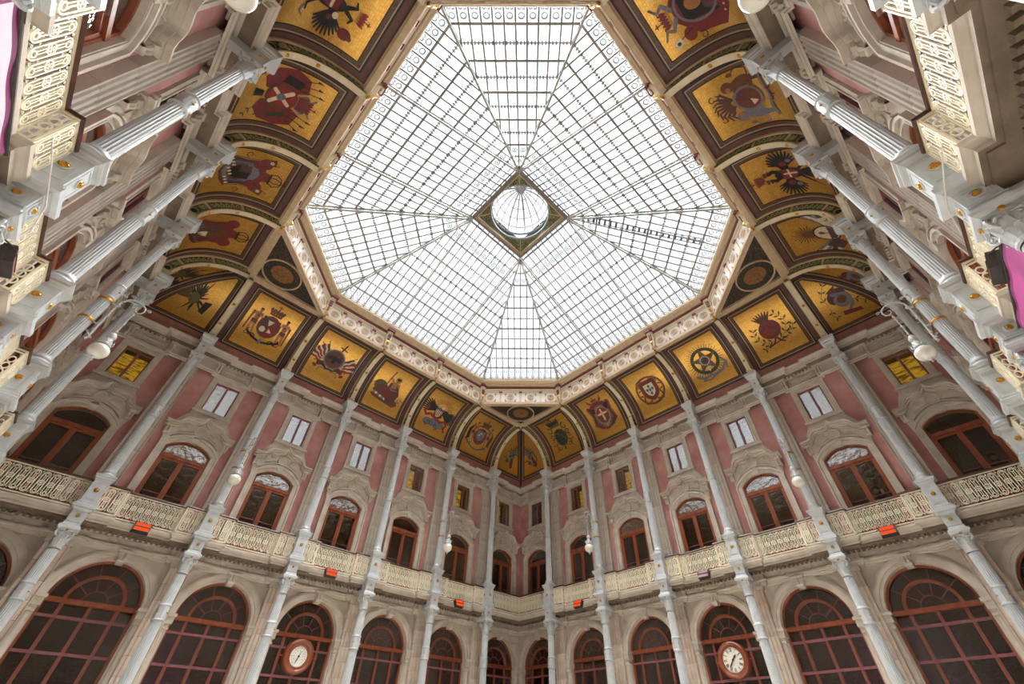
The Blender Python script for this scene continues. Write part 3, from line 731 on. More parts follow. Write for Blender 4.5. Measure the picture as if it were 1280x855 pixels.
for w in range(4):
    rz = WALLS[w][1]
    for k in range(12): obj('frieze_roundel', me_fz, CEIL, at8(rz, -4.467+.745*(k+.5), NB-.03, 15.84), rz)
    for k in range(1, 12):
        if k % 4: obj('frieze_strip', me_fs, CEIL, at8(rz, -4.467+.745*k, NB-.03, 15.84), rz)
    for u in CU[1:5]: obj('frieze_console', me_cs, CEIL, at8(rz, u, NB-.03, 0), rz)
    rz -= pi/4
    for k in range(4): obj('frieze_roundel', me_fz, CEIL, at8(rz, -CH_H+1.104*(k+.5), CH_N-.03, 15.84), rz)
    for k in range(1, 4): obj('frieze_strip', me_fs, CEIL, at8(rz, -CH_H+1.104*k, CH_N-.03, 15.84), rz)

# ================================================================ skylight: eight slopes of single panes
ZG, LZ, LH = 17.07, 20.1, 1.57
TP = [.02, .12, .285, .45, .615, .79, .97]             # purlins, fraction of the slope
def slope(kind):
    if kind == 'long': y0, y1, e0, e1 = NB, LH, 4.467, LH
    else: y0, y1, e0, e1 = CH_N, LH*sqrt(2), CH_H, 0
    S = lambda u, t, d=0: (u, y0+(y1-y0)*t, ZG+(LZ-ZG)*t-d)
    return S, (lambda t: e0+(e1-e0)*t)
def clipbar(b, S, edge, u, t0, t1, w, h, d, m=0):
    # shorten to the hip
    e0, e1 = edge(0), edge(1)
    if abs(u) > e1 and e0 != e1:
        tm = (e0-abs(u))/(e0-e1); t1 = min(t1, tm)
    if t1 > t0+.005: b.bar(S(u,t0,d), S(u,t1,d), w, h, (0,0,1), m)
SL = []
for kind in ('long', 'chamfer'):
    S, edge = slope(kind); fr = B(); ds = B(); orn = B()
    if kind == 'long': us = [-4.467+k*.331 for k in range(1, 27)]; us = [u for u in us if min(abs(u-1.489), abs(u+1.489)) > .05]
    else: us = [k*.34 for k in range(-6, 7)]
    for u in us: clipbar(fr, S, edge, u, .0, 1, .052, .09, .03)
    for t in TP:
        e = edge(t); fr.bar(S(-e,t,.04), S(e,t,.04), .075, .07)
    # perforated laths half way between purlins
    for t0, t1 in zip(TP[1:], TP[2:]):
        t = (t0+t1)/2; e = edge(t)-.03
        ds.bar(S(-e,t,.05), S(e,t,.05), .035, .02)
        u = -e+.04
        while u < e: ds.box(u-.025, u+.025, S(0,t)[1]-.055, S(0,t)[1]+.055, S(0,t)[2]-.08, S(0,t)[2]-.045); u += .11
    # scrolls along the eaves, circles near the lantern
    allu = sorted(us+([-1.489, 1.489] if kind == 'long' else [])); e = edge(.07)
    mids = [(a+d)/2 for a, d in zip(allu, allu[1:])]
    slope_v = Vector(S(0,1))-Vector(S(0,0)); L_ = slope_v.length; sv = slope_v/L_
    def loop(u, t, ru, rs, r, m=0, n=10, a0=0, a1=2*pi, closed=True):
        pts = []
        for k in range(n if closed else n+1):
            a = a0+(a1-a0)*k/n; p = Vector(S(u+ru*cos(a), t, .05))+sv*(rs*sin(a)); pts.append(p)
        orn.tube(pts, r, 4, m, closed=closed)
    for u in mids:
        if abs(u) < edge(.1)-.1:
            loop(u, .088, .085, .085, .022); loop(u-.06, .05, .05, .09, .018, n=7, a0=.5, a1=4.6, closed=False); loop(u+.06, .05, .05, .09, .018, n=7, a0=-1.5, a1=2.6, closed=False)
            loop(u, .03, .13, .05, .012, n=8, a0=0, a1=pi, closed=False)
        if abs(u) < edge(.84)-.12: loop(u, .83, .10, .10, .022); loop(u, .83, .02, .02, .025, n=6)
    e = edge(.0); 
    for k in range(3): orn.bar(S(-e,.012+.012*k,.06), S(e,.012+.012*k,.06), .02, .05)
    panes = []
    ex = sorted(allu+[-edge(0), edge(0)])
    rows = list(zip(TP, TP[1:]))
    for u0, u1 in zip(ex, ex[1:]):
        um = (u0+u1)/2
        for t0, t1 in rows:
            def tmax(u):
                e0, e1 = edge(0), edge(1)
                return 1 if abs(u) <= e1 else (e0-abs(u))/(e0-e1)
            a, d = min(t1, tmax(u0)), min(t1, tmax(u1))
            if max(a, d) <= t0+.01: continue
            g = .012
            if a > t0 and d > t0: q = [(u0+g,t0+.002),(u1-g,t0+.002),(u1-g,d-.001),(u0+g,a-.001)]
            elif a > t0: 
                e0, e1 = edge(0), edge(1); q = [(u0+g,t0+.002),(math.copysign(edge(t0), um),t0+.002),(u0+g,a)]
            else: q = [(math.copysign(edge(t0), um),t0+.002),(u1-g,t0+.002),(u1-g,d)]
            mid = (sum(x for x, _ in q)/len(q), sum(y for _, y in q)/len(q))
            o_ = Vector(S(mid[0], mid[1]))
            pb_ = B(); pb_.prism(q, lambda x, t, dd: tuple(Vector(S(x, t, dd))-o_), 0, .008)
            panes.append((pb_.mesh('pane', M['glass_sky']), o_))
    SL.append((fr.mesh('glazing_bars', M['grille']), ds.mesh('perforated_lath', M['grille']), orn.mesh('eaves_scrollwork', M['scroll']), panes, kind))
slope_names = ['far left', 'far right', 'near left', 'near right']
ch_names = ['far corner', 'left corner', 'near corner', 'right corner']
def girder(S0, S1, name):                              # deep rib: two chords and a lattice
    b = B(); a, d = Vector(S0), Vector(S1); n = 26; dep = .26
    dn_ = Vector((0,0,-1))
    def low(t): return a+(d-a)*t+dn_*(dep*(1 if t > .06 else .25+.75*t/.06)+.0)
    b.bar(a+dn_*.05, d+dn_*.05, .085, .06, m=0); pts = [low(t) for t in (0,.02,.045,.08,.3,.6,1)]
    for p, q in zip(pts, pts[1:]): b.bar(p, q, .075, .05, m=0)
    for k in range(n):
        t0, t1 = (k+.1)/n, (k+.9)/n; p = a+(d-a)*t0+dn_*.07; q = low((t0+t1)/2); r = a+(d-a)*t1+dn_*.07
        b.bar(p, q, .03, .04, m=1); b.bar(q, r, .03, .04, m=1)
    return b.mesh(name, [M['grille_light'], M['grille_light']])
G1 = girder((1.489,NB,ZG), (1.57,LH,LZ), 'girder'); G2 = girder((-1.489,NB,ZG), (-1.57,LH,LZ), 'girder')
G3 = girder((4.467,NB,ZG), (1.57,LH,LZ), 'hip_girder'); G4 = girder((-4.467,NB,ZG), (-1.57,LH,LZ), 'hip_girder')
for w in range(4):
    for j, (fm, dm, om, panes, kind) in enumerate(SL):
        rz = WALLS[w][1] - (pi/4 if j else 0); win_n += 1
        nm = ('%s triangular' % ['far corner','right corner','left corner','near corner'][w]) if j else '%s trapezoidal' % slope_names[w]
        W_ = root('window_%d' % win_n, rz=rz, kind='structure'); W_['label'] = nm + ' glass slope of the octagonal skylight'
        obj('glazing_bars', fm, W_); obj('perforated_lath', dm, W_)['kind'] = 'stuff'; obj('eaves_scrollwork', om, W_)['kind'] = 'stuff'
        for me, p in panes: obj('pane', me, W_, p)
        if not j:
            for g in (G1, G2): obj('girder', g, W_)
            for g in (G3, G4): obj('hip_girder', g, W_)
# lantern
win_n += 1
LT = root('window_%d' % win_n, (0,0,LZ), kind='structure'); LT['label'] = 'domed glass lantern at the crown of the skylight'
b = B(); sq2 = [(-LH,-LH),(-LH,LH),(LH,LH),(LH,-LH)]
b.mold(sq2, [(.06,.0),(.08,-.05),(-.02,-.12),(-.08,-.12),(-.1,-.05),(-.1,.02)], closed=True, ms=[0,0,0,1,0]); b.mold(sq2, [(-.1,-.02),(-.12,-.06),(-.15,-.06),(-.16,0)], closed=True, m=1)
obj('lantern_frame', b.mesh('lantern_frame', [M['grille'], M['beam']]), LT)
b = B(); b.mold(sq2, [(.04,.02),(.04,.9),(.08,.95),(.08,1.0),(-.2,1.05)], closed=True); obj('lantern_curb', b.mesh('lantern_curb', M['slate']), LT)
b = B(); n = 48; z = .25; RL = 1.42
vs = []
for k in range(n):
    a = 2*pi*k/n; ca, sa = cos(a), sin(a); m_ = (LH-.15)/max(abs(ca), abs(sa)); vs += [(RL*ca,RL*sa,.32),(m_*ca,m_*sa,.06)]
b.add(vs, [(2*k,2*k+1,(2*k+3)%(2*n),(2*k+2)%(2*n)) for k in range(n)])
obj('green_spandrel_ring', b.mesh('green_spandrel_ring', M['green']), LT)
b = B()
for k in range(4):
    for s in (-1, 1):
        a = pi/4+k*pi/2; 
        for j in range(3):
            r = 1.52+.16*j; x, y = r*cos(a+s*.10*(1-j*.25)), r*sin(a+s*.10*(1-j*.25)); z0 = .30-.26*(r-RL)/.6
            pts = [(x+.06*cos(t*pi/4),y+.06*sin(t*pi/4),z0-.02) for t in range(8)]; b.tube(pts, .014, 4, closed=True)
    a = k*pi/2+pi/4; b.bar((RL*cos(a),RL*sin(a),.28), (2.0*cos(a),2.0*sin(a),.03), .06, .05)
obj('spandrel_scrolls', b.mesh('spandrel_scrolls', M['green_light']), LT)
b = B()
b.lathe([(RL+.02,.28),(RL-.05,.28),(RL-.07,.32),(RL-.07,.38),(RL,.40)], (0,0,0), 48, 0); b.lathe([(RL,.72),(RL-.05,.72),(RL-.07,.78),(RL,.82)], (0,0,0), 48, 0)
for k in range(16):
    a = 2*pi*k/16+pi/16; b.bar((1.38*cos(a),1.38*sin(a),.36), (1.38*cos(a),1.38*sin(a),.76), .045, .04)
obj('lantern_drum', b.mesh('lantern_drum', M['scroll']), LT)
b = B(); DH = 2.1
for k in range(20):
    a = 2*pi*k/20; pts = [(RL*cos(t)*cos(a), RL*cos(t)*sin(a), (.78)+DH*sin(t)) for t in [pi/2*j/10*.96 for j in range(11)]]
    b.tube(pts, (.032 if k % 2 else .045), 4)
for t in (.28, .58, .88, 1.18):
    pts = [(RL*cos(t)*cos(a), RL*cos(t)*sin(a), (.78)+DH*sin(t)) for a in [2*pi*j/32 for j in range(32)]]; b.tube(pts, .022, 4, closed=True)
obj('dome_ribs', b.mesh('dome_ribs', M['grille']), LT)
b = B(); b.lathe([((RL+.01)*cos(t), (.78)+DH*sin(t)) for t in [pi/2*j/12 for j in range(13)]], (0,0,0), 40); obj('dome_glass', b.mesh('dome_glass', M['glass_sky'], True), LT)
b = B(); b.lathe([(0,2.50),(.05,2.52),(.07,2.6),(.13,2.66),(.21,2.72),(.22,2.80),(.14,2.86),(.02,2.9)], (0,0,0), 16)
for k in range(12): b.lathe([(0,-.02),(.025,0),(0,.02)], (.17*cos(k*pi/6),.17*sin(k*pi/6),2.70), 6)
obj('dome_finial', b.mesh('dome_finial', M['grille'], True), LT)
# roof ladder lying on the right corner slope
LAD = root('roof_ladder', rz=-3*pi/4, label='dark maintenance ladder lying on the right corner slope of the skylight', cat='ladder')
b = B(); S, edge = slope('chamfer')
for s in (-.14, .14): b.bar(S(s+.28,.10,-.10), S(s*.7+.06,.93,-.10), .03, .05)
obj('side_rails', b.mesh('side_rails', M['dark_metal']), LAD)
b = B(); b.box(-.15,.15,-.05,.05,-.02,.02); me_r = b.mesh('rung', M['dark_metal'])
for k in range(22):
    t = .12+.8*k/21; p = S(.28-.22*(t-.1)/.83, t, -.10); obj('rung', me_r, LAD, p)

# ================================================================ cast-iron columns
def fl_shaft(z0, z1, r0, r1, n=20):
    b = B(); prof = []
    k = n*4
    vs = []
    for z, r in ((z0,r0),(z0+.04,r0),(z1-.04,r1),(z1,r1)):
        fl = 0 if z in (z0, z1) else 1
        for i in range(k):
            a = 2*pi*i/k; q = (1, .93, .90, .93)[i % 4] if fl else 1.0
            vs.append((r*q*cos(a), r*q*sin(a), z))
    b.add(vs, [(j*k+i, j*k+(i+1) % k, (j+1)*k+(i+1) % k, (j+1)*k+i) for j in range(3) for i in range(k)])
    return b
def leaf(b, r, z, h, w, a, curl, m=0):
    er = Vector((cos(a), sin(a), 0)); et = Vector((-sin(a), cos(a), 0)); vs = []; N_ = 6
    for k in range(N_+1):
        t = k/N_; rr = r+curl*(t**2.2)*1.0; zz = z+h*(t if t < .85 else .85-(t-.85)*1.2); ww = w*(.6+.6*sin(pi*min(1, t*.9+.15)))*(1 if t < .8 else (1-t)*4+.2)
        for s, o_ in ((-1,0),(0,.014),(1,0)):
            vs.append(tuple(er*(rr+o_)+et*(s*ww/2)+Vector((0,0,zz))))
    b.add(vs, [(k*3+i, k*3+i+1, k*3+i+4, k*3+i+3) for k in range(N_) for i in (0,1)], m)
def capital(r, h, name, big=1.0):
    b = B(); b.lathe([(r,0),(r*1.12,.02),(r*1.12,.05),(r,.07),(r*.98,h*.5),(r*1.15,h*.8),(r*1.35,h*.93)], (0,0,0), 24)
    for k in range(8): leaf(b, r*1.0, .06, h*.42, r*.85, 2*pi*k/8, r*.38)
    for k in range(8): leaf(b, r*1.02, .08, h*.72, r*.8, 2*pi*(k+.5)/8, r*.5)
    for k in range(4):
        a = pi/4+k*pi/2; er = Vector((cos(a), sin(a), 0)); c0 = er*(r*1.62)+Vector((0,0,h*.80)); pts = []
        for j in range(19):
            t = j/18; an = -2.2+t*2*pi*1.55; rad = r*.42*(1-t*.8); pts.append(c0+er*(rad*cos(an))+Vector((0,0,rad*sin(an))))
        b.tube([er*(r*.9)+Vector((0,0,h*.42)), er*(r*1.1)+Vector((0,0,h*.62))]+pts[2:], [r*.16]*2+[r*(.17-.10*j/17) for j in range(17)], 6)
        et = Vector((-sin(a), cos(a), 0))
        for s in (-1, 1): b.tube([c0+et*(s*r*.16)-Vector((0,0,r*.2)), c0+et*(s*r*.5)-Vector((0,0,r*.05)), er*(r*1.0)+et*(s*r*.75)+Vector((0,0,h*.84))], [r*.13,r*.09,r*.07], 5)
    ab = []; 
    for k in range(4):
        for j in range(6):
            a = -pi/4+k*pi/2+pi/2*j/6; rr = r*1.95 if j == 0 else r*(1.42+.5*abs(j-3)/3*.55); ab.append((rr*cos(a), rr*sin(a)))
    b.prism(ab, lambda x, y, t: (x, y, t), h*.93, h*1.02)
    return b.mesh(name, M['iron'])
def sq_mold(b, prof, m=0):
    b.mold([(-1e-6,-1e-6),(-1e-6,1e-6),(1e-6,1e-6),(1e-6,-1e-6)], prof, closed=True, m=m)
    for d, z in (prof[0], prof[-1]): b.add([(-d,-d,z),(d,-d,z),(d,d,z),(-d,d,z)], [(0,1,2,3)], m)
b = B(); sq_mold(b, [(.26,0),(.26,.12),(.23,.14),(.23,.9),(.26,.94),(.26,1.0)]); b.lathe([(.21,1.0),(.23,1.05),(.2,1.1),(.17,1.14)], n=24); me_plinth = b.mesh('plinth', M['iron'])
me_ls = fl_shaft(1.14, 4.27, .150, .140).mesh('lower_shaft', M['iron']); me_ls2 = fl_shaft(4.70, 5.46, .136, .132).mesh('lower_shaft', M['iron'])
def sleeve(z0, z1, r):
    b = B(); b.lathe([(r,z0-.02),(r+.025,z0),(r+.03,z0+.02),(r+.012,z0+.045),(r+.012,z1-.045),(r+.03,z1-.02),(r+.025,z1),(r,z1+.02)], (0,0,0), 28)
    for k in range(8):
        a = 2*pi*k/8; zc = (z0+z1)/2
        for s in (-1, 1): leaf(b, r+.012, zc+(0 if s > 0 else -.13), .12, .07, a, .012)
    for k in range(4): b.lathe([(0,-.02),(.02,-.01),(.025,.0),(.0,.02)], ((r+.03)*cos(k*pi/2+pi/4),(r+.03)*sin(k*pi/2+pi/4),(z0+z1)/2), 6, 1)
    return b.mesh('ornamented_collar', [M['iron'], M['gold']])
me_col1 = sleeve(4.29, 4.68, .138); me_col2 = sleeve(9.62, 10.07, .128)
me_cap1 = capital(.135, .44, 'lower_capital'); me_cap2 = capital(.122, .48, 'upper_capital')
b = B(); sq_mold(b, [(.20,5.93),(.235,5.97),(.235,6.02),(.19,6.05),(.17,6.13),(.19,6.135)])
sq_mold(b, [(.165,6.13),(.165,6.44),(.19,6.46),(.21,6.50),(.26,6.52),(.26,6.60),(.215,6.63),(.215,6.68),(.18,6.70)])
sq_mold(b, [(.178,6.70),(.178,7.28),(.19,7.30),(.20,7.33),(.225,7.36),(.225,7.40),(.25,7.43),(.25,7.46)])
for k in range(4):                                     # recessed-looking raised fillets on the dado faces
    b.xf = Matrix.Rotation(k*pi/2, 4, 'Z')
    for z0, z1, w_, d_ in ((6.76,7.24,.13,.178),(6.18,6.40,.12,.165)):
        b.ring([(-w_,z0),(w_,z0),(w_,z1),(-w_,z1)], [(-w_+.02,z0+.02),(w_-.02,z0+.02),(w_-.02,z1-.02),(-w_+.02,z1-.02)], lambda x, z, t: (x, -d_-t, z), 0, .008)
    for z, d_ in ((7.02,.178),(6.30,.165)):
        b.lathe([(.075,0),(.078,-.012),(.066,-.02),(.062,-.006),(0,-.006)][::1], (0,-d_-.0,z), 16, 0, 'y') if False else b.ring([(.078*cos(j*pi/8)*1,z+.078*sin(j*pi/8)) for j in range(16)], [(.06*cos(j*pi/8),z+.06*sin(j*pi/8)) for j in range(16)], lambda x, zz, t: (x, -d_-t, zz), 0, .015)
b.xf = None
me_ped_ = b.mesh('pedestal', M['iron'])
b = B(); b.lathe([(.215,7.46),(.225,7.49),(.215,7.53),(.175,7.545),(.17,7.57),(.185,7.60),(.17,7.63),(.145,7.66),(.14,7.68)], (0,0,0), 28); me_base2 = b.mesh('column_base', M['iron'], True)
me_us1 = fl_shaft(7.68, 9.60, .140, .130).mesh('upper_shaft', M['iron']); me_us2 = fl_shaft(10.09, 11.79, .127, .118).mesh('upper_shaft', M['iron'])
b = B(); sq_mold(b, [(.19,12.28),(.225,12.33),(.215,12.38),(.165,12.47),(.15,12.55),(.15,12.98),(.165,13.0),(.17,13.03),(.2,13.06),(.2,13.12),(.235,13.16),(.25,13.22),(.25,13.31)])
b.box(-.10,.10,.15,.78,12.6,12.9); b.box(-.10,.10,.15,.72,6.0,6.2)
me_ent = b.mesh('entablature_block', M['iron'])
def rosette(r):
    b = B(); b.lathe([(r,0),(r*.9,r*.3),(r*.5,r*.5),(0,r*.55)], n=12)
    for k in range(8): b.lathe([(0,-.3*r),(.22*r,0),(0,.3*r)], (r*.7*cos(k*pi/4), r*.7*sin(k*pi/4), r*.35), 6)
    return b.mesh('gilt_rosette', M['gold'], True)
me_r1, me_r2, me_r3 = rosette(.058), rosette(.042), rosette(.034)
parts = [('plinth',me_plinth),('lower_shaft',me_ls),('ornamented_collar',me_col1),('lower_shaft',me_ls2),('lower_capital',me_cap1),('pedestal',me_ped_),('column_base',me_base2),
         ('upper_shaft',me_us1),('ornamented_collar',me_col2),('upper_shaft',me_us2),('upper_capital',me_cap2),('entablature_block',me_ent)]
zoff = {'lower_capital': 5.48, 'upper_capital': 11.80}
cnames = [['farthest left column of the far left wall, beside the left corner', 'second column from the left corner, far left wall', 'third column from the left corner, far left wall', 'third column from the far corner, far left wall', 'second column from the far corner, far left wall', 'column just left of the far corner'],
          ['column just right of the far corner', 'second column from the far corner, far right wall', 'third column from the far corner, far right wall', 'third column from the right corner, far right wall', 'second column from the right corner, far right wall', 'last column before the right corner, far right wall'],
          ['column nearest the viewer on the near left wall', 'fifth column from the left corner, near left wall', 'fourth column from the left corner, near left wall', 'third column from the left corner, near left wall', 'second column from the left corner, near left wall', 'first column after the left corner, near left wall'],
          ['first column after the right corner, near right wall', 'second column from the right corner, near right wall', 'third column from the right corner, near right wall', 'fourth column from the right corner, near right wall', 'fifth column from the right corner, near right wall', 'column nearest the viewer on the near right wall']]
def wp(rz, u, n, z=0): return at8(rz, u, n, z)
for w in range(4):
    rz = WALLS[w][1]
    for i, u in enumerate(CU):
        T = root('iron_column', wp(rz, u, NC), rz, 'fluted grey iron column, ' + cnames[w][i], 'column', 'grey iron columns around the hall')
        near = True
        for nm, me in parts:
            if w > 1 and nm in ('plinth',) : pass
            P = obj(nm, me, T, (0, 0, zoff.get(nm, 0)))
            if nm == 'pedestal':
                for sx, sy, a in ((0,-1,0),(-1,0,-pi/2),(1,0,pi/2)):
                    for z, d_, mr_ in ((7.02,.181,me_r1),(6.30,.168,me_r2)):
                        g = obj('gilt_rosette', mr_, P, (sx*d_, sy*d_, z)); g.rotation_euler = (radians(90), 0, a)
            if nm in ('lower_capital', 'upper_capital'):
                h = .44 if nm[0] == 'l' else .5
                for sx, sy, a in ((0,-1,0),(-1,0,-pi/2),(1,0,pi/2)):
                    g = obj('gilt_rosette', me_r3, P, (sx*.2, sy*.2, h)); g.rotation_euler = (radians(90), 0, a)
            if nm == 'entablature_block':
                for sx, sy, a in ((0,-1,0),(-1,0,-pi/2),(1,0,pi/2)):
                    g = obj('gilt_rosette', me_r2, P, (sx*.152, sy*.152, 12.77)); g.rotation_euler = (radians(90), 0, a)

# ================================================================ balustrades
def baluster():
    b = B(); H0, H1 = 6.63, 7.25; w_ = .080; f = lambda x, z, t: (x, -t, z); t0, t1 = -.012, .012
    r = w_; so = arc(0, H1-r, r, 0, pi, 7)+arc(0, H0+r, r, pi, 2*pi, 7); r2 = w_-.020; si = arc(0, H1-r, r2, 0, pi, 7)+arc(0, H0+r, r2, pi, 2*pi, 7)
    b.ring(so, si, f, t0, t1)
    zc = (H0+H1)/2
    def cring(x, z, ro, ri, n=9): b.ring([(x+ro*cos(2*pi*k/n), z+ro*sin(2*pi*k/n)) for k in range(n)], [(x+ri*cos(2*pi*k/n), z+ri*sin(2*pi*k/n)) for k in range(n)], f, t0, t1)
    cring(0, zc, .072, .054, 12); cring(0, zc+.028, .028, .014, 8); cring(0, zc-.028, .028, .014, 8); b.box(-.06,.06,-.008,.008,zc-.006,zc+.006)
    cring(0, H1-.078, .046, .028, 10); cring(0, H0+.078, .046, .028, 10)
    for s in (-1, 1):
        b.box(-.026, -.010, -.010, .010, zc+.07 if s > 0 else H0+.1, H1-.1 if s > 0 else zc-.07); b.box(.010, .026, -.010, .010, zc+.07 if s > 0 else H0+.1, H1-.1 if s > 0 else zc-.07)
        b.box(s*.1-.004, s*.1+.004, -.006, .006, H0-.03, H1+.03)
        cring(s*.1, H1-.03, .02, .009, 6); cring(s*.1, H0+.03, .02, .009, 6); cring(s*.1, zc+.17, .014, .005, 6); cring(s*.1, zc-.17, .014, .005, 6)
    return b.mesh('baluster', M['cream_iron'])
me_bal = baluster()
def return_panel():
    b = B(); f = lambda x, z, t: (-t, x, z)
    b.ring([(0,6.56),(.16,6.56),(.16,7.24),(0,7.24)], [(.02,6.58),(.14,6.58),(.14,7.22),(.02,7.22)], f, -.01, .01)
    for z in (6.75, 6.9, 7.05): b.ring([(.08+.058*cos(k*pi/5),z+.075*sin(k*pi/5)) for k in range(10)], [(.08+.04*cos(k*pi/5),z+.055*sin(k*pi/5)) for k in range(10)], f, -.01, .01)
    return b.mesh('return_panel', M['cream_iron'])
me_ret = return_panel()
YF, YR = 9.575, 9.735                                  # forward and recessed line of the rail
rail_prof = [(-.04,7.30),(-.05,7.33),(-.03,7.365),(.03,7.365),(.05,7.33),(.04,7.30),(-.04,7.30)]
def balus(i):
    """balustrade of bay i between its two columns, in wall coordinates"""
    left = CU[i-1]+.18 if i > 0 else None; right = CU[i]-.18 if i < 6 else None
    if 0 < i < 6:
        jl, jr = CU[i-1]+.72, CU[i]-.72; path = [(left,YF),(jl,YF),(jl,YR),(jr,YR),(jr,YF),(right,YF)]; runs = [(left,jl,YF),(jl,jr,YR),(jr,right,YF)]; rets = [jl, jr]
        d0 = d1 = None
    elif i == 0: path = [(-YF,YF),(right,YF)]; runs = [(-YF,right,YF)]; rets = []; d0, d1 = (-1,1), None
    else: path = [(left,YF),(YF,YF)]; runs = [(left,YF,YF)]; rets = []; d0, d1 = None, (1,1)
    h = B(); h.mold(path, rail_prof, d0=d0, d1=d1); me_h = h.mesh('handrail', M['wood_dark'])
    f = B(); f.mold(path, [(-.015,7.275),(-.015,7.30),(.015,7.30),(.015,7.275),(-.015,7.275)], d0=d0, d1=d1); f.mold(path, [(-.022,6.56),(-.022,6.59),(.022,6.59),(.022,6.56)], d0=d0, d1=d1)
    f.mold(path, [(-.006,7.27),(-.006,7.28)], d0=d0, d1=d1)
    for a, d, y in runs:
        for x in (a+.012, d-.012): f.box(x-.012, x+.012, y-.015, y+.015, 6.56, 7.29)
    me_f = f.mesh('rail_frame', M['cream_iron']); spots = []
    for a, d, y in runs:
        n = max(1, round((d-a-.04)/.2)); 
        for k in range(n): spots.append((a+.02+(d-a-.04)*(k+.5)/n, y, (d-a-.04)/n/.2))
    return me_h, me_f, spots, rets
BAL = [balus(i) for i in range(7)]
for w in range(4):
    rz = WALLS[w][1]
    for i in range(7):
        me_h, me_f, spots, rets = BAL[i]
        T = root('balustrade', rz=rz, label='cream pierced iron balustrade, ' + bay_name(w, i), cat='balustrade', group='cream iron balustrades of the gallery')
        obj('handrail', me_h, T); obj('rail_frame', me_f, T)
        for x, y, s in spots: g = obj('baluster', me_bal, T, (x, y, 0)); g.scale = (s, 1, 1)
        for x in rets: obj('return_panel', me_ret, T, (x, YF, 0))

# ================================================================ globe lamps
b = B()
for z in (8.90, 9.55): b.lathe([(.135,z-.03),(.15,z-.02),(.155,z),(.15,z+.02),(.135,z+.03)], n=20)
me_lring = b.mesh('gilt_band', M['gold'], True)
b = B()   # local: origin on the column axis, -y towards the hall
b.tube([(0,-.27,8.42),(0,-.27,8.6),(0,-.25,8.9),(0,-.24,9.3),(0,-.24,9.55),(0,-.26,9.72),(0,-.34,9.86),(0,-.46,9.92),(0,-.60,9.90),(0,-.70,9.82),(0,-.73,9.72),(0,-.70,9.63),(0,-.63,9.60),(0,-.57,9.64),(0,-.56,9.71),(0,-.60,9.74)], [.018,.022,.022,.024,.024,.022,.02,.02,.02,.018,.017,.016,.014,.012,.01,.008], 8)
for z in (8.90, 9.55): b.bar((0,-.14,z), (0,-.26,z), .03, .03)
for z, s in ((8.46,1),(8.56,1),(8.72,1),(9.2,1),(9.58,1.3)): b.lathe([(.02,-.03*s),(.04*s,-.01),(.04*s,.01),(.02,.03*s)], (0,-.255,z), 8)
for (y, z, r) in ((-.36,9.98,.05),(-.80,9.78,.05),(-.46,9.80,.045),(-.22,9.90,.05),(-.30,8.5,.04),(-.2,8.62,.04)):
    b.tube([(0,y+r*(1-k/11)*cos(k*.75),z+r*(1-k/11)*sin(k*.75)) for k in range(11)], .010, 5)
b.tube([(0,-.30,9.78),(0,-.40,9.84),(0,-.5,9.8),(0,-.52,9.72),(0,-.47,9.70)], .012, 5)
b.tube([(0,-.6,9.60),(0,-.6,8.82)], .012, 6)
for z in (9.5, 9.15, 8.9): b.lathe([(.01,-.04),(.028,-.01),(.028,.01),(.01,.04)], (0,-.6,z), 8)
me_larm = b.mesh('scroll_arm', M['iron'])
b = B(); b.lathe([(.02,8.84),(.05,8.82),(.085,8.76),(.09,8.70),(.06,8.66),(.07,8.62),(.10,8.58),(.115,8.50),(.13,8.47),(.12,8.44),(.0,8.44)], (0,-.6,0), 18)
for k in range(10):
    a = 2*pi*k/10; b.tube([(.11*cos(a),-.6+.11*sin(a),8.50),(.15*cos(a),-.6+.15*sin(a),8.53),(.14*cos(a),-.6+.14*sin(a),8.58)], .012, 4)
me_lgal = b.mesh('lamp_gallery', M['iron'])
b = B(); b.lathe([(.20*sin(pi*k/14), 8.275-.185*cos(pi*k/14)) for k in range(15)], (0,-.6,0), 28); me_lglobe = b.mesh('opal_globe', M['opal'], True)
b = B(); b.lathe([(.06,8.105),(.055,8.085),(.03,8.07),(.012,8.05),(.02,8.02),(.0,7.99)], (0,-.6,0), 10); me_lfin = b.mesh('globe_finial', M['iron'], True)
b = B()
for z in (9.72, 9.9): b.lathe([(0,-.03),(.03,0),(0,.03)], (0,-.27-(z-9.72)*.6,z), 8)
b.lathe([(0,-.03),(.03,0),(0,.03)], (0,-.60,9.58), 8); b.lathe([(0,-.03),(.026,0),(0,.03)], (0,-.6,8.85), 8); b.lathe([(0,-.03),(.03,0),(0,.03)], (0,-.25,9.32), 8)
me_lgold = b.mesh('gilt_knop', M['gold'], True)
for w in range(4):
    for i, side in ((1, 0), (4, 1)):
        rz = WALLS[w][1]; T = root('globe_lamp', wp(rz, CU[i], NC), rz, 'white globe lamp on the %s' % cnames[w][i], 'lamp', 'globe lamps on the columns')
        obj('gilt_band', me_lring, T); obj('scroll_arm', me_larm, T); obj('lamp_gallery', me_lgal, T); obj('opal_globe', me_lglobe, T); obj('globe_finial', me_lfin, T); obj('gilt_knop', me_lgold, T)

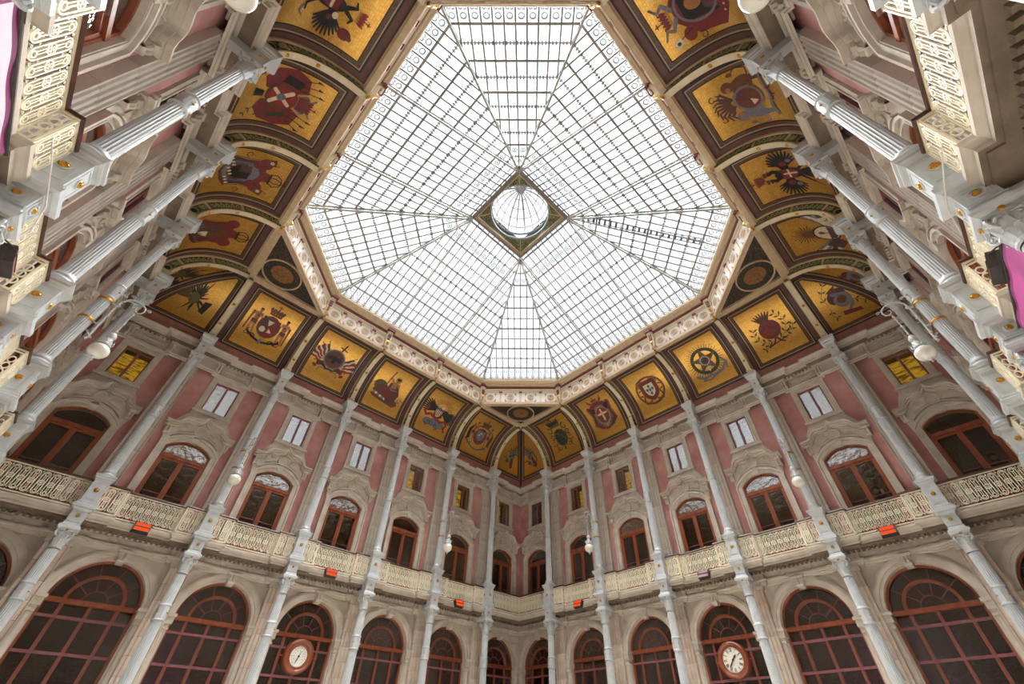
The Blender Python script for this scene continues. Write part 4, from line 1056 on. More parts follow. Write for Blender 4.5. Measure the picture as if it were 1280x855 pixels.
# ================================================================ gallery heaters
def heater(w, u, lit, lab):
    T = root('heater', wp(WALLS[w][1], u, 9.56, 6.42), WALLS[w][1], lab, 'heater', 'electric heaters on the gallery edge')
    sc = 1.0
    b = B(); b.xf = Matrix.Rotation(radians(-22), 4, 'X')
    b.ring([(-.20,-.13),(.20,-.13),(.22,.14),(-.22,.14)], [(-.185,-.12),(.185,-.12),(.205,.13),(-.205,.13)], lambda x, z, t: (x,-t,z), -.03, .07)
    b.box(-.22,.22,.03,.08,-.13,.14); b.box(-.2,.2,-.085,.03,-.006,.014)
    me = b.mesh('housing', M['dark_metal']); obj('housing', me, T)
    for z0, z1 in ((-.115,-.015),(.025,.125)):
        b = B(); b.xf = Matrix.Rotation(radians(-22), 4, 'X'); b.box(-.185,.185,-.075,-.06,z0,z1); obj('heating_element', b.mesh('heating_element', M['heat'] if lit else M['wood_mauve']), T)
    b = B()
    for s in (-1, 1): b.bar((s*.2,.05,.02), (s*.14,.14,-.0), .025, .025); b.bar((s*.22,.0,.1), (s*.3,.16,.12), .015, .015)
    obj('bracket', b.mesh('bracket', M['dark_metal']), T)
heater(0, BC[1]-.02, 1, 'glowing orange heater on the gallery edge nearest the left corner'); heater(0, -.05, 1, 'glowing orange heater above the round barometer window, far left wall')
heater(0, 5.9, 1, 'glowing orange heater just left of the far corner'); heater(1, -5.85, 1, 'glowing orange heater just right of the far corner')
heater(1, 5.98, 1, 'glowing orange heater on the gallery edge nearest the right corner'); heater(1, .1, 0, 'unlit brown heater above the roman-numeral clock')
heater(3, 0.0, 0, 'dark unlit heater on the near right gallery'); heater(2, -.1, 0, 'dark unlit heater on the near left gallery')

# ================================================================ clocks
def dial(w, u, z, R, rf, lab, kind):
    T = root('wall_clock', wp(WALLS[w][1], u, YJ-.20, z), WALLS[w][1], lab, 'clock'); f = lambda x, zz, t: (x,-t,zz)
    b = B(); b.lathe([(R,.18),(R,.0),(R-.03,-.05),(R-.09,-.07),(R-.12,-.02),(rf+.05,-.02),(rf+.03,-.035),(rf+.01,-.02),(rf,.02)], (0,0,0), 40, 0, 'y')
    b.lathe([(R,.18),(0,.18)], (0,0,0), 40, 0, 'y')
    # the lathe's y axis points into the hall when negated
    b.v = [(x,-y,zz) for x, y, zz in b.v]
    obj('round_case', b.mesh('round_case', M['wood'], True), T)
    b = B(); b.prism([(rf*cos(2*pi*k/40), rf*sin(2*pi*k/40)) for k in range(40)], f, -.04, .0); obj('dial_face', b.mesh('dial_face', M['opal']), T)
    b = B()
    def stroke(x0, z0, x1, z1, w_): b.bar((x0,-.004,z0), (x1,-.004,z1), w_, .004, (0,1,0))
    if kind == 'roman':
        NUM = ['XII','I','II','III','IIII','V','VI','VII','VIII','IX','X','XI']
        for k, s in enumerate(NUM):
            a = -2*pi*k/12; W_ = {'I': .012, 'V': .030, 'X': .032}; tot = sum(W_[ch]+.006 for ch in s)*rf/.34; x = -tot/2; hh = .052*rf/.34
            ca, sa = cos(a), sin(a)
            def put(xa, za, xb, zb, w_):
                r0 = rf*.78; P1 = (xa, r0+za); P2 = (xb, r0+zb); stroke(P1[0]*ca-P1[1]*sa, P1[0]*sa+P1[1]*ca, P2[0]*ca-P2[1]*sa, P2[0]*sa+P2[1]*ca, w_)
            for ch in s:
                w_ = W_[ch]*rf/.34
                if ch == 'I': put(x+w_/2, -hh, x+w_/2, hh, .009)
                elif ch == 'V': put(x, hh, x+w_/2, -hh, .010); put(x+w_, hh, x+w_/2, -hh, .006)
                else: put(x, hh, x+w_, -hh, .010); put(x+w_, hh, x, -hh, .006)
                x += w_+.006*rf/.34
        for k in range(60):
            a = 2*pi*k/60; stroke(rf*.93*sin(a), rf*.93*cos(a), rf*.965*sin(a), rf*.965*cos(a), .004)
    else:
        for k in range(24):
            a = radians(-140+280*k/23); stroke(rf*.72*sin(a), rf*.72*cos(a), rf*(.92 if k % 4 == 0 else .82)*sin(a), rf*(.92 if k % 4 == 0 else .82)*cos(a), .010 if k % 4 == 0 else .005)
        for k in range(9):
            a = radians(-120+30*k); stroke(rf*.56*sin(a)-.012, rf*.56*cos(a), rf*.56*sin(a)+.012, rf*.56*cos(a), .012)
    obj('dial_marks', b.mesh('dial_marks', M['ink']), T)
    for nm, a, L_, w_, tl in (([('hour_hand', 45, .62, .03, .1), ('minute_hand', 218, .80, .022, .1)]) if kind == 'roman' else [('pointer', 198, .78, .014, .5)]):
        a = radians(a); b = B(); d = (sin(a), cos(a)); n_ = (cos(a), -sin(a)); L1 = rf*L_
        P = [(-tl*rf*d[0]+n_[0]*w_*.4, -tl*rf*d[1]+n_[1]*w_*.4), (L1*.6*d[0]+n_[0]*w_, L1*.6*d[1]+n_[1]*w_), (L1*d[0], L1*d[1]), (L1*.6*d[0]-n_[0]*w_, L1*.6*d[1]-n_[1]*w_), (-tl*rf*d[0]-n_[0]*w_*.4, -tl*rf*d[1]-n_[1]*w_*.4)]
        b.prism(P, f, .012, .018); obj(nm, b.mesh(nm, M['ink']), T)
    b = B(); b.lathe([(.03,0),(.03,-.022),(0,-.024)], (0,0,0), 12, 0, 'y'); b.lathe([(.03,0),(.03,.03),(0,.03)], (0,0,0), 12, 0, 'y'); obj('hand_hub', b.mesh('hand_hub', M['ink']), T)
    b = B(); 
    for s in (-1, 1): b.box(min(s*R,s*.62), max(s*R,s*.62), .0, .06, -.03, .0)
    obj('side_bracket', b.mesh('side_bracket', M['wood']), T)
dial(0, BC[3], 4.02, .50, .285, 'round mahogany barometer dial hung in the arched window, far left wall', 'baro')
dial(1, BC[3], 3.98, .53, .345, 'round clock with roman numerals hung in the arched window, far right wall', 'roman')

# ================================================================ cloth banners under the near galleries
def banner(w, u0, u1, z0, z1, n, lab, col='cloth'):
    T = root('hanging_banner', rz=WALLS[w][1], label=lab, cat='banner'); e = .06
    def sheet(a, d, z0, z1, nn, m, name):
        b = B(); K = 24; J = 8; vs = []
        for s in (0, .006):
            for j in range(J+1):
                for k in range(K+1):
                    u_ = a+(d-a)*k/K; z = z0+(z1-z0)*j/J; vs.append((u_, nn+.008*sin(u_*9+z*2)+s, z))
        n1 = (J+1)*(K+1)
        for s in (0, 1):
            for j in range(J):
                for k in range(K): q = s*n1+j*(K+1)+k; b.f.append([q,q+1,q+K+2,q+K+1]); b.m.append(0)
        b.v = vs; obj(name, b.mesh(name, m, True), T)
    sheet(u0+e, u1-e, z0+e, z1-e, n, M[col], 'banner_cloth')
    sheet(u0, u0+e, z0, z1, n, M['magenta'], 'magenta_edge'); sheet(u1-e, u1, z0, z1, n, M['magenta'], 'magenta_edge'); sheet(u0+e, u1-e, z1-e, z1, n, M['magenta'], 'magenta_edge'); sheet(u0+e, u1-e, z0, z0+e, n, M['magenta'], 'magenta_edge')
    b = B(); b.tube([(u0-.05,n+.003,z1+.02),(u1+.05,n+.003,z1+.02)], .018, 6); obj('banner_rod', b.mesh('banner_rod', M['dark_metal']), T)
banner(2, -4.15, -2.35, 4.5, 6.12, 9.52, 'pale banner with magenta border under the near left gallery, upper left edge')
banner(2, -1.1, 1.1, 4.5, 6.12, 9.52, 'magenta banner in the middle bay under the near left gallery', 'magenta_pale')
banner(3, -1.1, 1.1, 4.5, 6.12, 9.52, 'magenta banner in the middle bay under the near right gallery', 'magenta_pale')
# slack white cables tied along the gallery edge
for w, s, side in ((2, 1, 'left'), (3, -1, 'right')):
    b = B(); pts = [Vector((s*-2.12,9.64,7.0)), Vector((s*-1.95,9.42,6.65)), Vector((s*-1.78,9.18,6.2)), Vector((s*-1.6,9.12,5.9))]; b.tube(pts, .008, 5)
    o = obj('cable', b.mesh('cable', M['white']), rz=WALLS[w][1]); o['label'] = 'thin white cable strung past the near %s gallery pedestal' % side; o['category'] = 'cable'

# ================================================================ people in the gallery rooms, seen through the doors
def person(loc, rz, lab, phone=False):
    T = root('person', loc, rz, lab, 'person')
    me = bpy.data.meshes.new('body')
    J = {'pel':(0,0,.92),'sp':(0,0,1.12),'ch':(0,.01,1.32),'nk':(0,0,1.46),'hd':(0,-.02,1.56),'top':(0,-.01,1.66),
         'sl':(-.17,0,1.37),'el':(-.23,-.02,1.12),'hl':(-.18,-.2,1.02),'sr':(.17,0,1.37),'er':(.26,-.08,1.14),'hr':(.17,-.26,1.34 if phone else 1.0),
         'tl':(-.09,0,.86),'kl':(-.1,-.02,.48),'al':(-.1,.02,.08),'fl':(-.1,-.12,.03),'tr':(.09,0,.86),'kr':(.1,-.02,.48),'ar':(.1,.02,.08),'fr':(.1,-.12,.03)}
    Rd = dict(pel=.15,sp=.13,ch=.15,nk=.06,hd=.095,top=.085,sl=.07,el=.045,hl=.03,sr=.07,er=.045,hr=.03,tl=.09,kl=.06,al=.04,fl=.035,tr=.09,kr=.06,ar=.04,fr=.035)
    K = list(J); ed = [('pel','sp'),('sp','ch'),('ch','nk'),('nk','hd'),('hd','top'),('ch','sl'),('sl','el'),('el','hl'),('ch','sr'),('sr','er'),('er','hr'),('pel','tl'),('tl','kl'),('kl','al'),('al','fl'),('pel','tr'),('tr','kr'),('kr','ar'),('ar','fr')]
    V_ = [J[k] for k in K]; ED = [(K.index(a), K.index(d)) for a, d in ed]; RR_ = [Rd[k] for k in K]
    for hn in ('hl','hr'):
        hi_ = K.index(hn); h = Vector(J[hn]); s = -1 if hn == 'hl' else 1
        for q in range(5):
            x = (-.03+.015*q) if q < 4 else -.04*s; tip = h+Vector((x*1.2, -.10+(.01*abs(q-1.5) if q < 4 else .05), .02)); mid = h+Vector((x, -.06 if q < 4 else -.03, .03))
            V_ += [tuple(mid), tuple(tip)]; n_ = len(V_); ED += [(hi_, n_-2), (n_-2, n_-1)]; RR_ += [.010, .008]
    me.from_pydata(V_, ED, []); me.materials.append(M['coat'])
    o = obj('body', me, T); o.modifiers.new('skin', 'SKIN'); 
    for i, r in enumerate(RR_): me.skin_vertices[0].data[i].radius = (r, r)
    me.skin_vertices[0].data[0].use_root = True
    sb_ = o.modifiers.new('sub', 'SUBSURF'); sb_.levels = 1; sb_.render_levels = 1
    b = B(); b.lathe([(.088*sin(pi*k/12)*(1 if k < 7 else .92), 1.60-.118*cos(pi*k/12)) for k in range(13)], (0,-.03,0), 16, 0, sy=1.1)
    for s in (-1, 1): b.lathe([(0,-.012),(.012,0),(0,.012)], (s*.032,-.118,1.61), 6, 1); b.lathe([(0,-.03),(.016,0),(0,.03)], (s*.088,-.02,1.60), 6, 0)
    b.lathe([(.004,.03),(.016,-.01),(0,-.018)], (0,-.128,1.585), 6, 0); b.box(-.022,.022,-.126,-.115,1.545,1.552,2)
    obj('face', b.mesh('face', [M['skin'], M['ink'], M['rose']], True), T)
    b = B(); b.lathe([(.10*sin(pi*k/12)+.004, 1.63-.105*cos(pi*k/12)) for k in range(4, 13)], (0,.0,0), 16, 0, sy=1.12); b.lathe([(.03,1.46),(.09,1.5),(.095,1.6)], (0,.04,0), 12)
    obj('hair', b.mesh('hair', M['hair'], True), T)
    if phone:
        b = B(); b.box(.14,.21,-.37,-.355,1.32,1.47); obj('phone', b.mesh('phone', M['white']), T)
person(wp(-pi/2, 6.15, 10.95, 6.5), -pi/2, 'dark-haired person in a dark coat behind the gallery door, bay before the right corner', True)
person(wp(-pi/2, 9.25, 10.95, 6.5), -pi/2, 'dark-haired person standing behind the gallery door in the right corner')
# lights seen inside the gallery rooms
T = root('ceiling_light', wp(0, 5.9, 11.3, 9.35), 0, 'small warm ceiling light behind a gallery door, far left wall', 'light')
b = B(); b.lathe([(.0,.0),(.12,-.02),(.16,-.1),(.1,-.16),(0,-.18)], n=14); obj('shade', b.mesh('shade', M['bulb'], True), T)
b = B(); b.tube([(0,0,0),(0,0,.8)], .01, 5); obj('rod', b.mesh('rod', M['dark_metal']), T)
for k, (u_, z_) in enumerate(((.24,7.85),(.28,8.1),(.26,8.35),(-.45,8.0))):
    T = root('wall_light', wp(-pi/2, u_, 11.6, z_), 0, ['lowest', 'middle', 'upper', 'lone left'][k]+' of the small warm wall bulbs behind the middle gallery door, far right wall', 'light', 'warm bulbs behind the middle gallery door')
    b = B(); b.lathe([(0,-.05),(.035,-.02),(.04,.02),(0,.06)], n=10); obj('bulb', b.mesh('bulb', M['bulb'], True), T)
    b = B(); b.lathe([(.03,-.08),(.045,-.05),(.02,-.04)], n=8); obj('holder', b.mesh('holder', M['gold']), T)

# ================================================================ painted emblems on the gold panels
class Em:
    """flat painting in panel coordinates: x to the right, y towards the skylight, both in metres from the panel centre"""
    def __init__(s, th0=43.4, K=1.28, x0=0): s.b = B(); s.k = 0; s.t0 = radians(th0); s.K = K; s.x0 = x0
    def p(s, pts, col):
        s.k += 1; d = .0135+.0003*s.k
        K = s.K; pts = [(s.x0+(x-s.x0)*K, y*K) for x, y in pts]
        ys = [y for _, y in pts]; H = .06; j0, j1 = math.floor(min(ys)/H), math.ceil(max(ys)/H)
        for j in range(j0, j1):                        # cut into level strips so that the paint follows the curve
            P = pts
            for lim, sg in ((j*H, 1), ((j+1)*H, -1)):
                Q = []
                for (xa, ya), (xb, yb) in zip(P, P[1:]+P[:1]):
                    a_, b_ = (ya-lim)*sg >= 0, (yb-lim)*sg >= 0
                    if a_: Q.append((xa, ya))
                    if a_ != b_: t = (lim-ya)/(yb-ya); Q.append((xa+(xb-xa)*t, lim))
                P = Q
                if len(P) < 3: break
            if len(P) >= 3: s.b.add([cove(x, s.t0+y/RP, d) for x, y in P], [tuple(range(len(P)))], PI[col])
    def ell(s, x, y, rx, ry, col, a=0, n=14):
        a = radians(a); s.p([(x+rx*cos(2*pi*k/n)*cos(a)-ry*sin(2*pi*k/n)*sin(a), y+rx*cos(2*pi*k/n)*sin(a)+ry*sin(2*pi*k/n)*cos(a)) for k in range(n)], col)
    def cap(s, x0, y0, x1, y1, r0, r1, col):
        a = atan2(y1-y0, x1-x0); P = [(x0+r0*cos(a+pi/2+pi*k/5), y0+r0*sin(a+pi/2+pi*k/5)) for k in range(6)]+[(x1+r1*cos(a-pi/2+pi*k/5), y1+r1*sin(a-pi/2+pi*k/5)) for k in range(6)]
        s.p(P, col)
    def line(s, pts, w, col):
        for (a, b_), (c_, d) in zip(pts, pts[1:]): s.cap(a, b_, c_, d, w/2, w/2, col)
    def curve(s, pts, w0, w1, col):
        n = len(pts)-1
        for k in range(n): s.cap(*pts[k], *pts[k+1], (w0+(w1-w0)*k/n)/2, (w0+(w1-w0)*(k+1)/n)/2, col)
    def curl(s, x, y, r, a0, turns, w, col):
        n = 12; s.curve([(x+r*(1-.75*k/n)*cos(a0+turns*2*pi*k/n), y+r*(1-.75*k/n)*sin(a0+turns*2*pi*k/n)) for k in range(n+1)], w, w*.5, col)
    def ring(s, x, y, r, w, col, ry=None, n=24): 
        ry = ry or r; s.k += 1; d = .0135+.0003*s.k; P = []; K = s.K
        for k in range(n): a = 2*pi*k/n; P += [(x+r*cos(a), y+ry*sin(a)), (x+(r-w)*cos(a), y+(ry-w)*sin(a))]
        s.b.add([cove(s.x0+(a-s.x0)*K, s.t0+e*K/RP, d) for a, e in P], [(2*k, 2*k+1, (2*k+3) % (2*n), (2*k+2) % (2*n)) for k in range(n)], PI[col])
    def shield(s, x, y, w, h, col):
        s.p([(x-w,y+h),(x+w,y+h),(x+w,y-h*.1),(x+w*.8,y-h*.55),(x+w*.4,y-h*.85),(x,y-h),(x-w*.4,y-h*.85),(x-w*.8,y-h*.55),(x-w,y-h*.1)], col)
    def crown(s, x, y, k, col='ox', c2='gld'):
        s.p([(x-.13*k,y),(x+.13*k,y),(x+.15*k,y+.05*k),(x-.15*k,y+.05*k)], c2)
        for dx in (-.13,-.065,0,.065,.13): s.ell(x+dx*k, y+.12*k, .035*k, .08*k, col, -dx*130)
        for dx in (-.15,-.08,0,.08,.15): s.ell(x+dx*k*1.1, y+(.2-abs(dx)*.3)*k, .018*k, .018*k, c2, n=8)
        s.line([(x,y+.2*k),(x,y+.31*k)], .022*k, col); s.line([(x-.04*k,y+.27*k),(x+.04*k,y+.27*k)], .02*k, col)
    def crown_open(s, x, y, k, col='blk'):
        s.line([(x-.12*k,y),(x+.12*k,y)], .035*k, col)
        for dx in (-1,-.4,.4,1): s.curve([(x+dx*.11*k,y),(x+dx*.17*k,y+.1*k),(x+dx*.1*k,y+.2*k),(x,y+.22*k)], .022*k, .018*k, col)
        s.line([(x,y+.22*k),(x,y+.32*k)], .02*k, col); s.line([(x-.04*k,y+.28*k),(x+.04*k,y+.28*k)], .018*k, col)
    def leafy(s, pts, L=.09, col='grn', n=None):
        s.curve(pts, .014, .008, col)
        for (a, b_), (c_, d) in zip(pts, pts[1:]):
            an = atan2(d-b_, c_-a)
            for sg in (-1, 1):
                t = an+sg*.85; x, y = a+(c_-a)*.5, b_+(d-b_)*.5
                s.p([(x,y),(x+L*.5*cos(t+.35),y+L*.5*sin(t+.35)),(x+L*cos(t),y+L*sin(t)),(x+L*.5*cos(t-.35),y+L*.5*sin(t-.35))], col)
    def wing(s, x, y, sg, col='blk', k=1, a0=20, a1=100, n=8, L=.5):
        s.ell(x+sg*.12*k, y+.04*k, .17*k, .10*k, col, sg*25)
        for j in range(n):
            t = radians(a0+(a1-a0)*j/(n-1)); l = L*k*(.7+.3*sin(pi*j/(n-1)))
            s.cap(x+sg*.1*k, y, x+sg*(.1*k+l*cos(t-pi/2.6)), y+l*sin(t-pi/2.6), .045*k, .018*k, col)
    def flag(s, x, y, a, L, cols, w=.16):
        a = radians(a); ux, uy = cos(a), sin(a); nx, ny = -uy, ux; sg = 1 if ux > 0 else -1
        s.line([(x,y),(x+ux*L,y+uy*L)], .016, 'brn'); s.p([(x+ux*L,y+uy*L+.0),(x+ux*(L+.02)+nx*.022,y+uy*(L+.02)+ny*.022),(x+ux*(L+.09),y+uy*(L+.09)),(x+ux*(L+.02)-nx*.022,y+uy*(L+.02)-ny*.022)], 'blk')
        m = len(cols)
        for j, col in enumerate(cols):
            b0, b1 = -sg*w*j/m, -sg*w*(j+1)/m; P = []
            for e in (b0, b1):
                q = [(.35,0),(.5,.02),(.65,-.015),(.8,.01),(.95,0)]; q = q if e == b0 else q[::-1]
                P += [(x+ux*L*t+nx*(e+o), y+uy*L*t+ny*(e+o)) for t, o in q]
            s.p(P, col)
    def man(s, x, y, h, lean=0, arm=1, col='fle', cl='brn'):
        k = h; s.ell(x+lean*.3*k, y+.44*k, .055*k, .07*k, col); s.cap(x+lean*.25*k, y+.33*k, x+lean*.3*k, y+.42*k, .035*k, .03*k, col); s.ell(x+lean*.3*k, y+.49*k, .058*k, .035*k, 'blk')
        s.p([(x-.11*k+lean*.2*k,y+.34*k),(x+.11*k+lean*.2*k,y+.34*k),(x+.075*k+lean*.1*k,y+.05*k),(x+.08*k,y-.02*k),(x-.08*k,y-.02*k),(x-.075*k+lean*.1*k,y+.05*k)], col)
        s.cap(x-.04*k, y-.02*k, x-.06*k, y-.25*k, .055*k, .035*k, col); s.cap(x-.06*k, y-.25*k, x-.05*k, y-.48*k, .036*k, .022*k, col)
        s.cap(x+.04*k, y-.02*k, x+.08*k, y-.25*k, .055*k, .035*k, col); s.cap(x+.08*k, y-.25*k, x+.12*k, y-.47*k, .036*k, .022*k, col)
        s.p([(x-.1*k,y+.04*k),(x+.1*k,y+.04*k),(x+.11*k,y-.12*k),(x-.09*k,y-.1*k)], cl)
        s.cap(x+arm*.1*k+lean*.2*k, y+.31*k, x+arm*.17*k, y+.15*k, .032*k, .026*k, col); s.cap(x+arm*.17*k, y+.15*k, x+arm*.27*k, y+.22*k, .026*k, .02*k, col)
        s.cap(x-arm*.1*k+lean*.2*k, y+.31*k, x-arm*.17*k, y+.12*k, .032*k, .026*k, col)
        s.ell(x+arm*.03*k, y+.2*k, .03*k, .05*k, 'brn')
    def ribbon(s, x, y, w, col='gry', sag=.12):
        pts = [(x-w+2*w*k/10, y-sag*sin(pi*k/10)) for k in range(11)]; s.curve(pts, .07, .07, col)
        for sg in (-1, 1): s.curve([(x+sg*w,y),(x+sg*(w+.09),y+.05),(x+sg*(w+.05),y+.12)], .06, .04, col)
    def mantle(s, col, lin, w=.5, h=.55):
        s.p([(-w,h*.55),(-w*.55,h*.85),(0,h),(w*.55,h*.85),(w,h*.55),(w*.92,h*.1),(w*1.02,-h*.55),(w*.6,-h*.85),(0,-h*1.05),(-w*.6,-h*.85),(-w*1.02,-h*.55),(-w*.92,h*.1)], col)
        s.p([(-w*.6,h*.5),(0,h*.75),(w*.6,h*.5),(w*.72,-h*.4),(w*.4,-h*.75),(0,-h*.9),(-w*.4,-h*.75),(-w*.72,-h*.4)], lin)
        for sg in (-1, 1):
            s.ell(sg*w*.85, h*.66, .09, .11, col); s.curve([(sg*w*.95,h*.5),(sg*w*.85,0),(sg*w*.98,-h*.5)], .03, .02, 'gld')
            for k in range(5): s.curve([(sg*w*(.75-.08*k),h*.4-.05*k),(sg*w*(.82-.12*k),-h*(.5+.07*k))], .012, .02, 'blk')
    def seam(s, x, y, n=7, w=.3, col='gry'):
        for k in range(n): s.ell(x-w+2*w*k/(n-1), y-.03*((k % 2)), .02, .028, col)
    def lion(s, x, y, sg, col='brn', k=1):
        s.ell(x, y, .11*k, .24*k, col, sg*18); s.ell(x-sg*.02*k, y+.26*k, .12*k, .12*k, col); s.ell(x-sg*.08*k, y+.27*k, .06*k, .05*k, 'fle'); 
        for dy, L in ((.12,.24),(-.02,.2),(-.2,.22)): s.cap(x, y+dy*k, x-sg*L*k, y+(dy+.06)*k, .05*k, .03*k, col)
        s.cap(x+sg*.03*k, y-.2*k, x+sg*.02*k, y-.44*k, .07*k, .035*k, col); s.curve([(x+sg*.08*k,y-.2*k),(x+sg*.25*k,y-.22*k),(x+sg*.3*k,y-.02*k),(x+sg*.2*k,y+.1*k)], .03*k, .02*k, col); s.ell(x+sg*.2*k, y+.12*k, .04*k, .06*k, col)
    def done(s): return s.b.mesh('painted_emblem', PM)
def e_savages():
    e = Em()
    e.ribbon(0,-.42,.42,'blk',.14); e.man(-.46,.02,.92,.1,1); e.man(.46,.02,.92,-.1,-1); e.cap(-.62,-.35,-.60,.3,.02,.03,'brn'); e.cap(.62,-.38,.60,.25,.02,.03,'brn')
    e.ell(0,.0,.34,.40,'brn'); e.shield(0,-.02,.27,.34,'ox'); e.p([(-.27,.3),(0,.3),(0,0),(-.27,0)],'mau'); e.p([(0,0),(.27,0),(.2,-.22),(0,-.34)],'red'); e.ell(-.13,-.14,.09,.1,'crm'); e.p([(-.02,.02),(.1,.22),(-.1,.22)],'crm'); e.p([(.04,-.04),(.16,-.16),(.02,-.2)],'crm'); e.ell(.12,.14,.07,.08,'brn')
    e.crown(0,.42,1.35,'brn','ox'); 
    for s in (-1,1): e.curl(s*.28,-.5,.12,0 if s>0 else pi,s*.8,.04,'blk'); e.curl(s*.5,-.45,.1,pi/2,s*.8,.03,'blk')
    e.ell(0,-.56,.05,.1,'gry'); return e.done()
def e_mexico():
    e = Em()
    for a in (165,150,135,118): e.flag(-.1,-.12,a,.72,['grn','crm','red'],.20)
    for a in (12,28,44): e.flag(.1,-.12,a,.74,['grn','crm','red'],.20)
    for a in (195,-15): e.flag(.0,-.1,a,.55,['ox'],.16)
    e.line([(.02,.1),(.13,.72)],.05,'blk'); e.line([(-.02,.56),(.24,.5)],.04,'blk')
    e.ell(0,.05,.37,.37,'mau',n=28); e.ring(0,.05,.37,.05,'gry'); e.wing(-.02,.06,-1,'blk',.55,30,110,6,.36); e.wing(.02,.06,1,'blk',.55,30,110,6,.36); e.ell(0,.02,.08,.16,'blk'); e.ell(.08,.2,.045,.05,'brn'); e.ell(0,-.2,.17,.08,'brn')
    for s in (-1,1): e.curve([(0,-.3),(s*.1,-.42),(s*.3,-.4),(s*.36,-.55)],.05,.03,'gry'); e.ell(s*.5,-.42,.08,.05,'brn',s*30)
    e.curve([(-.35,-.25),(-.1,-.38),(.15,-.36),(.35,-.28)],.07,.05,'grn'); return e.done()
def e_lady():
    e = Em()
    e.p([(-.62,-.4),(-.5,-.5),(-.1,-.56),(.4,-.62),(.58,-.5),(.5,-.36),(.3,-.3),(-.3,-.28)],'brn'); e.ell(-.38,.0,.26,.22,'olv'); e.p([(-.6,-.25),(-.45,.02),(-.15,.1),(.05,-.05),(.1,-.34),(-.45,-.36)],'brn')
    for k in range(7): e.ell(-.5+.1*k,-.33-.02*k,.055,.05,'crm' if k%2 else 'gry')
    e.p([(-.08,.26),(.3,.3),(.36,.1),(.42,-.3),(.36,-.52),(.06,-.5),(-.14,-.2),(-.1,.05)],'mau'); e.p([(-.02,.02),(.26,-.1),(.16,-.42),(-.24,-.2)],'ox'); e.p([(-.02,.32),(.2,.34),(.22,.08),(.02,.06)],'fle'); e.ell(.14,.44,.075,.095,'fle'); e.ell(.15,.49,.09,.06,'blk'); e.ring(.15,.47,.12,.02,'grn')
    e.cap(.0,.3,-.12,.42,.045,.035,'fle'); e.line([(-.22,-.1),(-.14,.66)],.045,'ox'); e.ell(-.13,.7,.03,.07,'brn'); e.cap(.26,.28,.34,.05,.05,.04,'fle'); e.curve([(.28,.12),(.42,-.1),(.36,-.4)],.1,.06,'mau'); e.curve([(0,.05),(.1,-.02),(.28,.03)],.06,.04,'gry')
    e.leafy([(.2,-.58),(.34,-.48),(.46,-.4),(.56,-.3),(.66,-.2)],.13,'olv'); e.leafy([(-.55,-.2),(-.6,-.05),(-.66,.06)],.08,'olv'); return e.done()
def e_eagle_us():
    e = Em()
    for k in range(22): a = radians(8*k+5); e.line([(.06+.26*cos(a),.22+.26*sin(a)),(.06+.5*cos(a),.22+.46*sin(a))],.016,'brn')
    for k in range(4): e.ell([-.3,-.08,.15,.3][k],-.45+.03*(k%2),.2,.16,'gry')
    e.wing(-.05,.12,-1,'blk',1.15,45,115,9,.6); e.wing(.1,.08,1,'blk',1.15,25,90,9,.62); e.p([(-.16,.25),(.1,.3),(.24,-.1),(-.02,-.28),(-.2,-.06)],'blk'); e.ell(.1,.27,.08,.09,'crm'); e.p([(.16,.29),(.26,.26),(.17,.23)],'gld')
    e.shield(.0,.05,.16,.2,'crm'); 
    for k in range(4): e.line([(-.12+.08*k,.14),(-.12+.08*k,-.08+.0*k)],.035,'red')
    e.line([(-.15,.2),(.15,.2)],.09,'blu'); e.curve([(-.05,-.2),(-.3,-.12),(-.48,-.22),(-.62,-.08),(-.5,.06),(-.56,.2)],.12,.06,'red'); e.curve([(.0,-.22),(.25,-.3),(.45,-.2),(.58,-.32),(.5,-.5),(.6,-.62)],.13,.06,'red')
    e.leafy([(-.1,-.35),(-.25,-.5),(-.4,-.62)],.13,'grn'); e.leafy([(.05,-.35),(.1,-.55),(.2,-.68)],.12,'grn'); return e.done()
def e_greece():
    e = Em(); e.ribbon(0,-.5,.42,'gry',.16); e.curve([(-.52,-.45),(-.6,-.3),(-.66,-.38)],.07,.04,'gry'); e.man(-.42,.05,.9,.1,1); e.man(.42,.05,.9,-.1,-1); e.p([(-.56,.3),(-.68,.1),(-.62,-.4),(-.5,-.3)],'blk'); e.p([(.56,.3),(.68,.1),(.62,-.4),(.5,-.3)],'brn'); e.cap(-.6,-.4,-.52,.4,.02,.02,'blk')
    e.ell(0,-.06,.33,.38,'brn'); e.p([(-.24,.24),(.24,.24),(.24,-.14),(.12,-.28),(0,-.34),(-.12,-.28),(-.24,-.14)],'ox'); e.p([(-.2,.2),(.2,.2),(.2,-.12),(0,-.28),(-.2,-.12)],'gry'); e.ell(-.07,-.02,.04,.05,'crm'); e.ell(.08,-.08,.035,.04,'blu'); e.ell(0,.08,.05,.03,'crm')
    e.crown(0,.38,1.3,'brn','ox'); e.curve([(-.3,.36),(0,.42),(.3,.36)],.05,.05,'brn')
    for s in (-1,1): e.leafy([(s*.3,-.42),(s*.4,-.5),(s*.52,-.5)],.1,'olv')
    return e.done()
